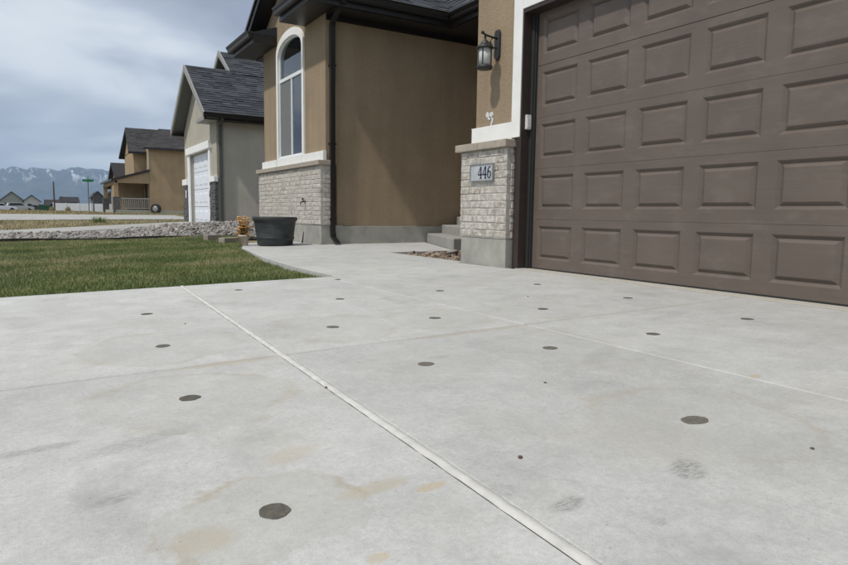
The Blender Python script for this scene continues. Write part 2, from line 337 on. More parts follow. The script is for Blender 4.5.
# ------------------------------------------------------------------ ground and setting
def smooth(a, b, v):
    q = min(max((v-a)/(b-a), 0.), 1.); return q*q*(3-2*q)
def gz(x, y):
    z = .02*max(x, -12) - .16 if x < 0 else -.16
    z += smooth(10.5, 14, y)*(.06 + .10*smooth(-6, .5, x))
    far = .30*smooth(19, 44, y) - .45*smooth(60, 150, y) - 1.2*smooth(150, 400, y)
    k = smooth(16, 40, y)
    return z*(1-k) + k*(far - .06)
xs = [-14000, -6000, -2500, -1000, -400, -160, -70, -40, -25, -18] + list(np.arange(-14, 8.1, 1.)) + [11, 16, 25, 45, 80, 160, 400, 1000, 2500, 6000, 14000]
ys = [-6000, -1500, -400, -120, -40, -20] + list(np.arange(-12, 24.1, 1.)) + list(np.arange(27, 62, 3.)) + [66, 75, 90, 105, 120, 135, 150, 180, 220, 300, 400, 800, 2000, 4200, 9500]
g = MB(); g.v = [(x, y, gz(x, y)) for y in ys for x in xs]; nx = len(xs)
g.f = [(j*nx+i, j*nx+i+1, (j+1)*nx+i+1, (j+1)*nx+i) for j in range(len(ys)-1) for i in range(nx-1)]
tag(g.build('ground', M['ground']), kind='structure')

SL = .02
def slab(name, x0, x1, y0, y1, mat, parent, zf=None, gap=.0075, cham=.008, th=.10, skew=0):
    zf = zf or (lambda x, y: SL*x)
    x0 += .004 if abs(x0+3.47) > .01 else .0155; x1 -= .004 if abs(x1+3.47) > .01 else .0160; y0 += gap; y1 -= gap; c = cham; c2 = min(cham, .006)
    def P(x, y, d):
        if skew and abs(x+3.47) < .03: x += skew*(y+2.1)
        return (x, y, zf(x, y)+d)
    nxs = max(1, int((x1-x0)/.7)); nys = max(1, int((y1-y0)/.7))
    X = [x0+c2+(x1-x0-2*c2)*i/nxs for i in range(nxs+1)]; Y = [y0+c+(y1-y0-2*c)*j/nys for j in range(nys+1)]
    m = MB(); m.v = [P(x, y, 0) for y in Y for x in X]; w = nxs+1
    m.f = [(j*w+i, j*w+i+1, (j+1)*w+i+1, (j+1)*w+i) for j in range(nys) for i in range(nxs)]
    loop = [i for i in range(w)] + [j*w+nxs for j in range(1, nys+1)] + [nys*w+i for i in range(nxs-1, -1, -1)] + [j*w for j in range(nys-1, 0, -1)]
    base = [(x, y, 0) for y in Y for x in X]
    def outer(k, d):
        x, y, z = base[loop[k]]
        X_ = x0 if x < x0+c2+1e-6 else x1 if x > x1-c2-1e-6 else x
        Y_ = y0 if y < y0+c+1e-6 else y1 if y > y1-c-1e-6 else y
        return P(X_, Y_, d)
    n = len(loop); a = len(m.v); m.v += [outer(k, -c*.6) for k in range(n)]; b = len(m.v); m.v += [outer(k, -th) for k in range(n)]
    for k in range(n):
        q = (k+1) % n; m.f += [(loop[k], loop[q], a+q, a+k), (a+k, a+q, b+q, b+k)]
    return m.build(name, mat, parent)
drv = empty('driveway', (-4, -2.5, -.1), kind='structure')
JX = [-10.3, -6.19, -4.83, -3.47, -2.11, -.165]; JY = [-8.0, -5.22, -2.36, .5]
slabs = []
for i in range(len(JX)-1):
    for j in range(len(JY)-1):
        slabs.append((JX[i], JX[i+1], JY[j], JY[j+1], slab('slab', JX[i], JX[i+1], JY[j], JY[j+1], M['concrete'], drv, skew=.035)))
bed = MB()
for x in JX[1:-1]: bed.hexa([(x+e+.035*(y+2.1), y, SL*x-.08) for e, y in ((-.0153, -8), (.0153, -8), (.0153, .49), (-.0153, .49))], [(x+e+.035*(y+2.1), y, SL*x-.009) for e, y in ((-.0153, -8), (.0153, -8), (.0153, .49), (-.0153, .49))]) if abs(x+3.47) < .01 else bed.box(x-.0038, x+.0038, -8, .49, SL*x-.08, SL*x-.010)
for y in JY[1:-1]: bed.hexa([(-10.2, y-.0072, -.3), (-.2, y-.0072, -.09), (-.2, y+.0072, -.09), (-10.2, y+.0072, -.3)], [(-10.2, y-.0072, SL*-10.2-.016), (-.2, y-.0072, SL*-.2-.016), (-.2, y+.0072, SL*-.2-.016), (-10.2, y+.0072, SL*-10.2-.016)])
bed.build('joint_filler', M['joint'], drv)
def strip_x(x, w, y0, y1, h, seed):      # wobbly bead of sealant along Y
    rr = random.Random(seed); n = int((y1-y0)/.04); m = MB()
    for i in range(n+1):
        y = y0+(y1-y0)*i/n; a = w/2*(1+rr.uniform(-.06, .06)); c = x+.035*(y+2.1)+rr.uniform(-.0014, .0014); z = SL*c
        m.v += [(c-a, y, z-.004), (c-a*.75, y, z+h*.75), (c, y, z+h+rr.uniform(-.0006, .0006)), (c+a*.75, y, z+h*.75), (c+a, y, z-.004)]
    for i in range(n):
        for k in range(4): q = i*5+k; m.f.append((q, q+1, q+6, q+5))
    return m
strip_x(-3.4695, .031, -7.9, .495, .0034, 3).build('joint_sealant', M['sealant'], drv, smooth=True)['label'] = 'pale raised bead of sealant in the long joint'
B(-.16, -.004, -4.95, .13, -.12, .003).build('threshold_strip', M['threshold'], drv, .004)
for k, (hx, hy, hr) in enumerate(HOLES):
    par = next(s for s in slabs if s[0] <= hx <= s[1] and s[2] <= hy <= s[3])[4]
    m = MB(); n = 22; rr = random.Random(k); ph = rr.uniform(0, 6)
    ex = 1.28 if k == 8 else 1
    ringf = lambda rad, d: [(hx+ex*rad*(1+.05*math.sin(2*a+ph)+.025*math.sin(5*a+ph*2))*math.cos(a), hy+rad*(1+.05*math.sin(2*a+ph)+.025*math.sin(5*a+ph*2))*math.sin(a), SL*hx+d) for a in [2*math.pi*i/n for i in range(n)]]
    jit = [rr.uniform(-.035, .035) for _ in range(n)]; base_ring = ringf
    ringf = lambda rad, d: [(hx+(x_-hx)*(1+jit[i]), hy+(y_-hy)*(1+jit[i]), z_) for i, (x_, y_, z_) in enumerate(base_ring(rad, d))]
    m.v = ringf(hr, -.02) + ringf(hr, .0006) + ringf(hr*.93, .0022) + [(hx, hy, SL*hx+.0016)]
    m.f = [(i, (i+1) % n, n+(i+1) % n, n+i) for i in range(n)] + [(n+i, n+(i+1) % n, 2*n+(i+1) % n, 2*n+i) for i in range(n)] + [(2*n+i, 2*n+(i+1) % n, 3*n) for i in range(n)]
    m.build('hole_patch', M['patch'], par)

# walkway to the front steps
def wzf(x, y): return SL*min(x, 0)*1.0 + (.01*smooth(0, 1.8, x))
wk = empty('walkway', (-1.1, 3, 0), kind='structure')
def poly_slab(name, pts, mat, parent, zf, th=.12, gap=.004):
    cx_ = sum(p[0] for p in pts)/len(pts); cy_ = sum(p[1] for p in pts)/len(pts)
    sh = lambda p, d: (p[0]+(cx_-p[0])*d/max(.3, math.hypot(cx_-p[0], cy_-p[1])), p[1]+(cy_-p[1])*d/max(.3, math.hypot(cx_-p[0], cy_-p[1])))
    m = MB(); n = len(pts); c = .008
    A = [sh(p, gap+c) for p in pts]; Bq = [sh(p, gap) for p in pts]
    m.v = [(x, y, zf(x, y)) for x, y in A] + [(x, y, zf(x, y)-c*.6) for x, y in Bq] + [(x, y, zf(x, y)-th) for x, y in Bq]
    m.f = [tuple(range(n))] + [(i, n+i, n+(i+1) % n, (i+1) % n) for i in range(n)] + [(n+i, 2*n+i, 2*n+(i+1) % n, n+(i+1) % n) for i in range(n)]
    return m.build(name, mat, parent)
poly_slab('slab', [(-2.0, .505), (-.225, .505), (-.225, 1.12), (-.10, 1.12), (-.10, 3.03), (-1.90, 3.03), (-2.0, 1.7)], M['concrete'], wk, wzf, .16)
poly_slab('slab', [(-1.90, 3.03), (-.10, 3.03), (-.10, 5.30), (-1.58, 5.30)], M['concrete'], wk, wzf, .16)
poly_slab('slab', [(-.10, 3.03), (1.0, 3.03), (1.9, 5.34), (-.10, 5.34)], M['concrete'], wk, wzf, .16)
poly_slab('slab', [(-1.58, 5.30), (-.225, 5.30), (-.225, 6.6), (-1.18, 6.6), (-1.33, 6.1)], M['concrete'], wk, wzf, .16)

# lawn: soil sheet and blades
LPOLY = [(-10, .505), (-2.01, .505), (-2.01, 1.7), (-1.91, 3.03), (-1.59, 5.3), (-1.35, 6.1), (-1.2, 6.6), (-1.0, 7.55), (-.8, 8.9), (-.35, 9.1), (-.3, 10.35), (-10, 10.0)]
def lz(x, y): return SL*x - .050 - .004*smooth(-3.2, -2.0, x) + .015*math.sin(x*1.7+y*.9)*smooth(.6, 2, y)
def xright(y):
    e = LPOLY[1:-1]
    for (xa, ya), (xb, yb) in zip(e, e[1:]):
        if ya <= y <= yb and yb > ya: return xa+(xb-xa)*(y-ya)/(yb-ya)
    return -.3
m = MB(); LY = [.505+i*.41 for i in range(25)]
for y in LY:
    xr = xright(min(y, 10.3))
    for i in range(25): x = -10+(xr+10)*i/24; m.v.append((x, y, lz(x, y)))
m.f = [(j*25+i, j*25+i+1, (j+1)*25+i+1, (j+1)*25+i) for j in range(24) for i in range(24)]
tag(m.build('lawn', M['thatch']), kind='structure')

def blades(name, P, H, Wd, tint, lean, mat, label, cat, rr):
    n = len(P); ang = rr.uniform(0, 2*math.pi, n); wx, wy = np.cos(ang)*Wd/2, np.sin(ang)*Wd/2
    la = rr.uniform(0, 2*math.pi, n); lm = H*lean*rr.uniform(.2, 1.3, n)
    V = np.empty((n, 5, 3)); 
    for k, s in ((0, -1), (1, 1)): V[:, k, 0] = P[:, 0]+s*wx; V[:, k, 1] = P[:, 1]+s*wy; V[:, k, 2] = P[:, 2]-.005
    for k, s in ((2, 1), (3, -1)):
        V[:, k, 0] = P[:, 0]+s*wx*.8+np.cos(la)*lm*.35; V[:, k, 1] = P[:, 1]+s*wy*.8+np.sin(la)*lm*.35; V[:, k, 2] = P[:, 2]+H*.55
    V[:, 4, 0] = P[:, 0]+np.cos(la)*lm; V[:, 4, 1] = P[:, 1]+np.sin(la)*lm; V[:, 4, 2] = P[:, 2]+H
    me = bpy.data.meshes.new(name); me.vertices.add(n*5); me.vertices.foreach_set('co', V.reshape(-1))
    idx = np.empty((n, 7), np.int32); b = np.arange(n)*5
    for k, q in enumerate((0, 1, 2, 3, 3, 2, 4)): idx[:, k] = b+q
    me.loops.add(n*7); me.loops.foreach_set('vertex_index', idx.reshape(-1))
    me.polygons.add(n*2); st = np.empty((n, 2), np.int32); st[:, 0] = np.arange(n)*7; st[:, 1] = st[:, 0]+4
    me.polygons.foreach_set('loop_start', st.reshape(-1)); me.update(calc_edges=True)
    at = me.attributes.new('tint', 'FLOAT', 'POINT'); at.data.foreach_set('value', np.repeat(tint, 5).astype(np.float32))
    return tag(link(name, me, mat), label, cat, kind='stuff')
def patchfield(x, y, rr_seed, sc):
    q = np.zeros_like(x); r2 = np.random.default_rng(rr_seed)
    for k in range(9):
        a = r2.uniform(0, 6.28); f = sc*r2.uniform(.5, 2.2); q += np.sin((x*math.cos(a)+y*math.sin(a))*f+r2.uniform(0, 6.28))
    return q/4
N = 620000
px_ = rng.uniform(-7.2, -.3, N); py_ = rng.uniform(.497, 10.3, N)
xrv = np.array([xright(v) for v in np.linspace(.51, 10.3, 400)]); xr_ = np.interp(py_, np.linspace(.51, 10.3, 400), xrv)
d = np.hypot(px_-CAM.x, py_-CAM.y); keep = (px_ < xr_+.004) & (rng.uniform(0, 1, N) < np.clip(1.25-d*.055, .42, 1)) & (px_ > -4.9-.12*py_)
px_, py_ = px_[keep], py_[keep]
pf = patchfield(px_, py_, 5, 1.9); pf2 = patchfield(px_, py_, 9, 5.5)
lzv = SL*px_-.050-.004*np.clip((px_+3.2)/1.2, 0, 1)+.015*np.sin(px_*1.7+py_*.9)*np.clip((py_-.6)/1.4, 0, 1)
edge = np.clip(1-(py_-.51)/.3, 0, 1)
fargreen = np.exp(-(((px_+1.6)/1.3)**2+((py_-9.4)/1.2)**2))
tint = np.clip(.47+.30*pf+.17*pf2+rng.normal(0, .2, len(px_))-.30*fargreen-.12*edge, 0, 1)
Hh = np.clip(.029+.009*pf2+rng.normal(0, .010, len(px_))+.035*fargreen, .012, .10)*(1-.22*(tint > .75))
blades('lawn_grass', np.stack([px_, py_, lzv], 1), Hh, rng.uniform(.003, .0055, len(px_)), tint, .75, M['grass'], 'short patchy green and straw coloured lawn beside the driveway', 'grass', rng)

# rocks
def rockmesh(name, P, S, tint, mat, label, cat, rr, sub=1):
    bm = bmesh.new(); bmesh.ops.create_icosphere(bm, subdivisions=sub, radius=1.0); bv = np.array([v.co[:] for v in bm.verts]); bf = np.array([[v.index for v in f.verts] for f in bm.faces]); bm.free()
    n = len(P); nv = len(bv); V = np.empty((n, nv, 3))
    for i in range(n):
        sc = S[i]*rr.uniform(.6, 1.25, 3); sc[2] *= .72; a = rr.uniform(0, 6.28); ca, sa = math.cos(a), math.sin(a)
        dirs = rr.normal(size=(3, 3)); dirs /= np.linalg.norm(dirs, axis=1)[:, None]
        q = bv*(1+.10*np.sin(3*bv@dirs.T).sum(1))[:, None]*(1+rr.normal(0, .035, (nv, 1)))*sc
        tl = rr.normal(0, .25, 2); q[:, 2] += q[:, 0]*tl[0]+q[:, 1]*tl[1]
        V[i, :, 0] = P[i, 0]+q[:, 0]*ca-q[:, 1]*sa; V[i, :, 1] = P[i, 1]+q[:, 0]*sa+q[:, 1]*ca; V[i, :, 2] = P[i, 2]+q[:, 2]
    me = bpy.data.meshes.new(name); me.vertices.add(n*nv); me.vertices.foreach_set('co', V.reshape(-1)); nf = len(bf)
    idx = (bf[None]+np.arange(n)[:, None, None]*nv).astype(np.int32)
    me.loops.add(n*nf*3); me.loops.foreach_set('vertex_index', idx.reshape(-1)); me.polygons.add(n*nf)
    me.polygons.foreach_set('loop_start', (np.arange(n*nf)*3).astype(np.int32)); me.update(calc_edges=True)
    at = me.attributes.new('tint', 'FLOAT', 'POINT'); at.data.foreach_set('value', np.repeat(tint, nv).astype(np.float32))
    me.polygons.foreach_set('use_smooth', np.ones(n*nf, bool))
    o = link(name, me, mat)
    return tag(o, label, cat, kind='stuff') if label else o
def rz(x, y):
    up = smooth(10.4, 13.2, y)
    return SL*x*.7 - .10 + up*(.06 + .19*smooth(-3.5, .2, x)) + .05*smooth(10.3, 10.8, y)
rp = []
for _ in range(15000):
    x = rng.uniform(-7.5, 2.5); y = rng.uniform(10.46, 14.4)
    if y > 13.9 - .9*smooth(-1.5, -4, x): continue
    rp.append((x, y, rz(x, y)+rng.uniform(-.03, .03)))
rp = np.array(rp); rs = np.clip(rng.lognormal(-3.42, .40, len(rp)), .016, .085)
m = MB(); RX = np.arange(-8, 3.1, .5); RY = np.arange(10.42, 14.5, .4)
m.v = [(x, y, rz(x, y)-.035) for y in RY for x in RX]; m.f = [(j*len(RX)+i, j*len(RX)+i+1, (j+1)*len(RX)+i+1, (j+1)*len(RX)+i) for j in range(len(RY)-1) for i in range(len(RX)-1)]
tag(m.build('rock_bed', M['soil']), kind='structure')
rockmesh('river_rock', rp, rs, rng.uniform(0, 1, len(rp)), M['rock'], 'strip of pale grey and tan river rock beyond the lawn', 'rocks', rng)
m = MB(); ex = np.arange(-9, -.2, .3)
for i, x in enumerate(ex):
    h = .015*math.sin(x*2.3)
    m.v += [(x, 10.36+.05*math.sin(x), SL*x*.7-.2), (x, 10.36+.05*math.sin(x), SL*x*.7-.01+h), (x, 10.41+.05*math.sin(x), SL*x*.7-.01+h), (x, 10.41+.05*math.sin(x), SL*x*.7-.2)]
n = len(ex); m.f = [(4*i+k, 4*i+k+1, 4*i+k+5, 4*i+k+4) for i in range(n-1) for k in range(3)] + [(0, 1, 2, 3), (4*n-1, 4*n-2, 4*n-3, 4*n-4)]
tag(m.build('landscape_edging', M['edging']), 'black edging strip between the lawn and the river rock', 'edging')

# neighbour driveway, far roads
nd = empty('neighbour_driveway', (-4, 16.5, 0), kind='structure')
def ndz(x, y): return .165 + .055*min(x, 0)*1.0 if x > -5 else .165-.275+.02*(x+5)
for xa, xb in ((-10, -5), (-5, -2.5), (-2.5, .12)):
    slab('slab', xa, xb, 14.3, 18.3, M['concrete_plain'], nd, ndz)
def sheet(name, x0, x1, y0, y1, mat, dz, nxx=12, nyy=6):
    m = MB(); X = np.linspace(x0, x1, nxx); Y = np.linspace(y0, y1, nyy); m.v = [(x, y, gz(x, y)+dz) for y in Y for x in X]
    m.f = [(j*nxx+i, j*nxx+i+1, (j+1)*nxx+i+1, (j+1)*nxx+i) for j in range(nyy-1) for i in range(nxx-1)]
    return tag(m.build(name, mat), kind='structure')
sheet('road', -20, -11.5, -80, 118, M['asphalt'], .02, 8, 100)
sheet('cross_road', -60, 60, 118, 128, M['asphalt'], .03, 40, 6)
sheet('far_driveway', -10, 3, 30, 38, M['concrete_plain'], .03, 14, 9)
sheet('sidewalk', -11.3, -10.35, -60, 118, M['concrete_plain'], .03, 3, 120)
# dry weeds beyond
N = 52000; wx_ = rng.uniform(-9, 6, N); wy_ = 19 + 95*rng.uniform(0, 1, N)**2.0
k = ~((wy_ > 29.8) & (wy_ < 38.2) & (wx_ < 3.2)) & ~((wy_ > 45.5) & (wx_ > .2))
wx_, wy_ = wx_[k], wy_[k]; pf = patchfield(wx_, wy_, 21, .5)
P = np.stack([wx_, wy_, [gz(a, b) for a, b in zip(wx_, wy_)]], 1)
blades('dry_grass', P, np.clip(.07+.035*pf+rng.normal(0, .03, len(P)), .03, .3)*(1+wy_*.004), .008+wy_*.0004, np.clip(.45+.22*pf+rng.normal(0, .2, len(P)), 0, 1), .8, M['dry'], 'straw coloured dry grass on the vacant ground between driveways', 'dry grass', rng)
def weed(x, y, h, tintbase, label):
    n = 160; P = np.stack([x+rng.normal(0, .16, n), y+rng.normal(0, .12, n), np.full(n, gz(x, y))], 1)
    o = blades('weed_clump', P, rng.uniform(.4, 1, n)*h, np.full(n, .018), np.clip(tintbase+rng.normal(0, .1, n), 0, 1), .9, M['grass'], label, 'weed', rng); o['kind'] = 'thing'; del o['kind']; return o
weed(-2.1, 26.0, .36, .25, 'green weed clump on the dry ground beyond the river rock')

# ------------------------------------------------------------------ the house
HOUSE = empty('house', (0, 0, 0), 'tan stucco house with brown garage door, brick base and arched window', 'house')
SX, BX, TX = -.10, -.22, -.16            # stucco face, brick face, trim face
brick_cache = {}
def brick_mesh(L, D, H, axis, var):
    key = (round(L, 3), round(D, 3), round(H, 3), axis, var)
    if key not in brick_cache:
        rr = random.Random(hash(key) & 0xffff); bm = bmesh.new(); bmesh.ops.create_cube(bm, size=1)
        s = (D, L, H) if axis == 'y' else (L, D, H)
        for v in bm.verts: v.co = Vector((v.co.x*s[0], v.co.y*s[1], v.co.z*s[2])) + Vector([rr.uniform(-.0035, .0035) for _ in range(3)])
        bmesh.ops.bevel(bm, geom=list(bm.edges), offset=.006, segments=1, affect='EDGES')
        me = bpy.data.meshes.new('brick'); bm.to_mesh(me); bm.free(); brick_cache[key] = me
    return brick_cache[key]
def brickwork(core, face, axis, a0, a1, z0, z1, courses, blen, mat, depth, seed, skip=None):
    """bricks on the plane face; axis 'y': wall runs along Y facing -X, axis 'x': runs along X facing -Y"""
    rr = random.Random(seed); ch = (z1-z0)/courses; j = .010; n = 0
    for c in range(courses):
        u = a0 - (blen*.5 if c % 2 else 0) + (rr.uniform(-.02, .02))
        while u < a1-.01:
            L = blen*rr.choice((1, 1, 1, .92, 1.06)); s, e = max(u, a0), min(u+L, a1); u += L
            if e-s < .035: continue
            q = round((e-s-j)*100)/100
            q = min(q, e-s-.004)
            me = brick_mesh(q, depth, ch-j, axis, rr.randrange(3)); o = link('brick', me, mat, core)
            pr = rr.uniform(-.002, .003); mid = (s+e)/2; zz = z0+ch*(c+.5)
            o.location = (face+depth/2-pr, mid, zz) if axis == 'y' else (mid, face+depth/2-pr, zz); n += 1
    return n
# --- garage pier
B(BX+.012, -.02, .23, 1.05, -.35, .30).build('foundation_block', M['foundation'], HOUSE, .006)
core = B(BX+.006, SX+.02, .228, 1.060, .302, 1.243).build('brick_pier', M['mortar'], HOUSE)
brickwork(core, BX, 'y', .222, 1.066, .305, 1.243, 12, .212, M['brick'], .05, 1)
brickwork(core, .222, 'x', BX+.052, SX+.035, .305, 1.243, 12, .212, M['brick'], .05, 2)
brickwork(core, 1.066-.05, 'x', BX+.052, SX+.3, .305, 1.243, 12, .212, M['brick'], .05, 3)
capm = B(-.265, SX+.01, .70, 1.125, 1.245, 1.325).box(-.265, SX+.01, .20, .693, 1.245, 1.325)
capm.build('stone_cap', M['cap'], HOUSE, .008)
# --- garage walls
w = MB().box(SX, .02, .17, .95, 1.32, 4.2).box(SX, .02, -9, .17, 2.62, 4.2).box(SX, .30, -9, -4.95, -.3, 2.62).box(SX+.03, .02, .17, .95, -.3, 1.32).box(.02, 9.0, .80, .95, -.3, 4.2)
w.build('garage_wall', M['stucco'], HOUSE)
tm = MB().box(TX, SX+.02, .115, .25, 1.34, 2.725).box(TX, SX+.02, -5.1, .112, 2.585, 2.725)
tm.build('door_trim', M['white'], HOUSE, .004)
B(-.15, SX+.02, .253, .975, 1.327, 1.505).build('band_trim', M['white'], HOUSE, .004)
B(-.15, SX+.3, .958, .975, 1.327, 1.502).build('band_trim', M['white'], HOUSE, .004)
jb = MB().box(-.15, .05, .10, .17, -.06, 2.60).box(-.125, SX+.02, .17, .222, -.06, 1.34).box(-.15, .05, -4.95, .10, 2.545, 2.60).box(-.125, .05, -5.02, -4.95, -.06, 2.60)
jb.build('door_jamb', M['jamb'], HOUSE, .004)
sl = MB().box(-.045, -.022, .062, .0995, .01, 2.545).box(-.03, .0, .045, .061, .01, 2.545)
sl.build('weather_strip', M['black_rubber'], HOUSE, .003)
# --- garage door: five sections with embossed panels
GD = empty('garage_door', (0, -2.4, 0)); GD.parent = HOUSE
SH, PIT_, PW, E0 = .508, .61, .483, .028
pz0, pz1 = .102, .440
def panel_mesh():
    m = MB(); rings = [(0, 0.0), (.003, .0010), (.024, .0200), (.027, .0203), (.051, .0012), (.055, 0.0)]; K = 1.15
    for d_, dep in rings: m.v += [(dep, -d_*K, pz0+d_), (dep, -(PW-d_*K), pz0+d_), (dep, -(PW-d_*K), pz1-d_), (dep, -d_*K, pz1-d_)]
    for k in range(len(rings)-1):
        for i in range(4): a = k*4; m.f.append((a+i, a+(i+1) % 4, a+4+(i+1) % 4, a+4+i))
    e = (len(rings)-1)*4; m.f.append((e, e+1, e+2, e+3))
    return m.mesh('panel')
def section_mesh(n_col=8):
    m = MB(); ytop, yend = .055, -4.89
    cols = [(-(E0+k*PIT_), -(E0+k*PIT_+PW)) for k in range(n_col)]
    def quad(ya, yb, za, zb): m.add([(0, ya, za), (0, yb, za), (0, yb, zb), (0, ya, zb)], [(0, 1, 2, 3)])
    ze0, ze1 = .0016, SH-.0016
    quad(ytop, yend, ze0, pz0); quad(ytop, yend, pz1, ze1)
    prev = ytop
    for a, b_ in cols: quad(prev, a, pz0, pz1); prev = b_
    quad(prev, yend, pz0, pz1)
    # rounded lips at the section joints, and body
    m.add([(0, ytop, ze0), (0, yend, ze0), (.0014, yend, .0006), (.0014, ytop, .0006), (.018, yend, .0003), (.018, ytop, .0003)], [(0, 1, 2, 3), (3, 2, 4, 5)])
    m.add([(0, ytop, ze1), (0, yend, ze1), (.0014, yend, SH-.0006), (.0014, ytop, SH-.0006), (.018, yend, SH-.0003), (.018, ytop, SH-.0003)], [(0, 1, 2, 3), (3, 2, 4, 5)])
    m.box(.019, .05, yend, ytop, .0, SH)
    me = bpy.data.meshes.new('section'); me.from_pydata(m.v, [], m.f); me.update(); return me
pm, sm = panel_mesh(), section_mesh()
for s_ in range(5):
    o = link('section', sm, M['door'], GD); o.location.z = s_*SH+.004+(.003 if s_ == 4 else 0); o.matrix_parent_inverse = Matrix.Translation(-Vector((0, -2.4, 0)))
    for k in range(8):
        q = link('panel', pm, M['door'], GD); q.location = (0, -(E0+k*PIT_), s_*SH+.004+(.003 if s_ == 4 else 0))
B(-.004, .03, -4.9, .06, .0, .016).build('bottom_seal', M['black_rubber'], GD, .003)
B(.05, .12, -5.0, .16, -.1, 2.7).build('door_backing', M['interior'], HOUSE)

# --- wing
WY0, WY1 = 5.35, 8.78
B(BX+.012, 0.2, 5.31, 8.84, -.35, .33).build('foundation_block', M['foundation'], HOUSE, .006)
B(.2, 9, 5.325, 5.5, -.35, .315).build('foundation_wall', M['foundation'], HOUSE, .006)
core = B(BX+.005, .06, 5.300, 8.843, .332, 1.352).build('brick_base', M['mortar'], HOUSE)
nb = brickwork(core, BX, 'y', 5.295, 8.85, .335, 1.352, 13, .212, M['brick_wing'], .05, 5)
brickwork(core, 5.295, 'x', BX+.052, -.005, .335, 1.352, 13, .212, M['brick_wing'], .05, 6)
B(-.265, SX+.01, 5.275, 8.9, 1.354, 1.437).build('stone_cap', M['cap'], HOUSE, .008)
B(SX+.01, .06, 5.275, 5.36, 1.354, 1.437).build('stone_cap', M['cap'], HOUSE, .008)
# front wall with an arched opening
WC, WH, WHI = 7.09, .765, .695           # window centre, outer trim half width, opening half width
def arch(hw, z0, zs, rise, n=20):
    pts = [(WC-hw, z0)] + [(WC - hw*math.cos(math.pi*i/n)*1.0, zs + rise*math.sin(math.pi*i/n)**.82) for i in range(n+1)] + [(WC+hw, z0)]
    return pts
op = arch(WHI, 1.60, 3.54, .34)
wf = MB(); xq = (SX, .10)
zt = 4.2
def wallquad(y0, y1, z0, z1): wf.box(SX, .10, y0, y1, z0, z1)
wallquad(WY0, WC-WHI, 1.43, zt); wallquad(WC+WHI, WY1, 1.43, zt); wallquad(WC-WHI, WC+WHI, 1.43, 1.60)
ap = op[1:-1]
for (ya, za), (yb, zb) in zip(ap, ap[1:]):
    if yb-ya < 1e-5: continue
    wf.hexa([(SX, ya, za), (.10, ya, za), (.10, yb, zb), (SX, yb, zb)], [(SX, ya, zt), (.10, ya, zt), (.10, yb, zt), (SX, yb, zt)])
wf.add([(SX, WY0, zt), (.10, WY0, zt), (.10, WY1, zt), (SX, WY1, zt), (SX, (WY0+WY1)/2, zt+1.0), (.10, (WY0+WY1)/2, zt+1.0)], [(0, 1, 2, 3), (0, 3, 4), (1, 5, 2), (0, 4, 5, 1), (3, 2, 5, 4)])
wf.build('front_wall', M['stucco'], HOUSE)
B(.10, 9, WY0, 5.5, .312, 4.2).build('side_wall', M['stucco'], HOUSE)
B(.10, 9, 8.63, WY1, -.3, 4.2).build('side_wall', M['stucco'], HOUSE)
B(3.3, 3.5, .95, WY0, -.3, 4.2).build('entry_wall', M['stucco'], HOUSE)
B(-.155, SX+.01, WY0-.015, WC-WH-.002, 1.439, 1.60).build('band_trim', M['white'], HOUSE, .004)
B(-.155, SX+.01, WC+WH+.002, WY1+.012, 1.439, 1.60).build('band_trim', M['white'], HOUSE, .004)
WIN = empty('window', (SX, WC, 1.6)); WIN.parent = HOUSE
def arch_frame(outer, inner, x0, x1):
    m = MB(); n = len(outer)
    for x in (x0, x1):
        m.v += [(x, y, z) for y, z in outer] + [(x, y, z) for y, z in inner]
    for i in range(n-1):
        m.f += [(i, i+1, n+i+1, n+i), (2*n+i, 3*n+i, 3*n+i+1, 2*n+i+1), (i, 2*n+i, 2*n+i+1, i+1), (n+i, n+i+1, 3*n+i+1, 3*n+i)]
    m.f += [(0, n, 3*n, 2*n), (n-1, 3*n-1, 4*n-1, 2*n-1)]
    return m
arch_frame(arch(WH, 1.439, 3.60, .40), arch(WHI-.02, 1.439, 3.545, .315), -.135, SX+.012).build('surround', M['white'], WIN, .004)
B(-.142, SX+.01, WC-WHI+.021, WC+WHI-.021, 1.44, 1.615).build('sill', M['white'], WIN, .004)
arch_frame(arch(WHI-.001, 1.601, 3.54, .335), arch(WHI-.035, 1.601, 3.53, .30), -.092, -.035).build('frame', M['vinyl'], WIN, .003)
B(-.095, -.035, WC-WHI+.035, WC+WHI-.035, 3.10, 3.165).build('transom_bar', M['vinyl'], WIN, .003)
B(-.088, -.038, WC-.022, WC+.022, 1.66, 3.10).build('mullion', M['vinyl'], WIN, .003)
B(-.091, -.035, WC-WHI+.035, WC+WHI-.035, 1.60, 1.655).build('bottom_rail', M['vinyl'], WIN, .003)
for ya, yb in ((WC-WHI+.03, WC-.02), (WC+.02, WC+WHI-.03)): B(-.066, -.062, ya, yb, 1.65, 3.11).build('pane', M['glass'], WIN)
ai = arch(WHI-.03, 3.15, 3.53, .305); MB().prism([(-.066, y, z) for y, z in ai], (.004, 0, 0)).build('pane', M['glass'], WIN)
B(-.078, -.076, WC+.022, WC+WHI-.035, 1.655, 3.10).build('insect_screen', M['screen'], WIN)
bl = MB(); z = 1.62
while z < 3.44: bl.hexa([(.02, WC-WHI+.01, z), (.045, WC-WHI+.01, z+.014), (.045, WC+WHI-.01, z+.014), (.02, WC+WHI-.01, z)], [(.022, WC-WHI+.01, z+.004), (.047, WC-WHI+.01, z+.044), (.047, WC+WHI-.01, z+.044), (.022, WC+WHI-.01, z+.004)]); z += .045
bl.build('blind', M['blind'], WIN)
MB().box(.35, .40, 5.6, 8.6, 1.0, 4.1).build('interior_wall', M['interior'], HOUSE)

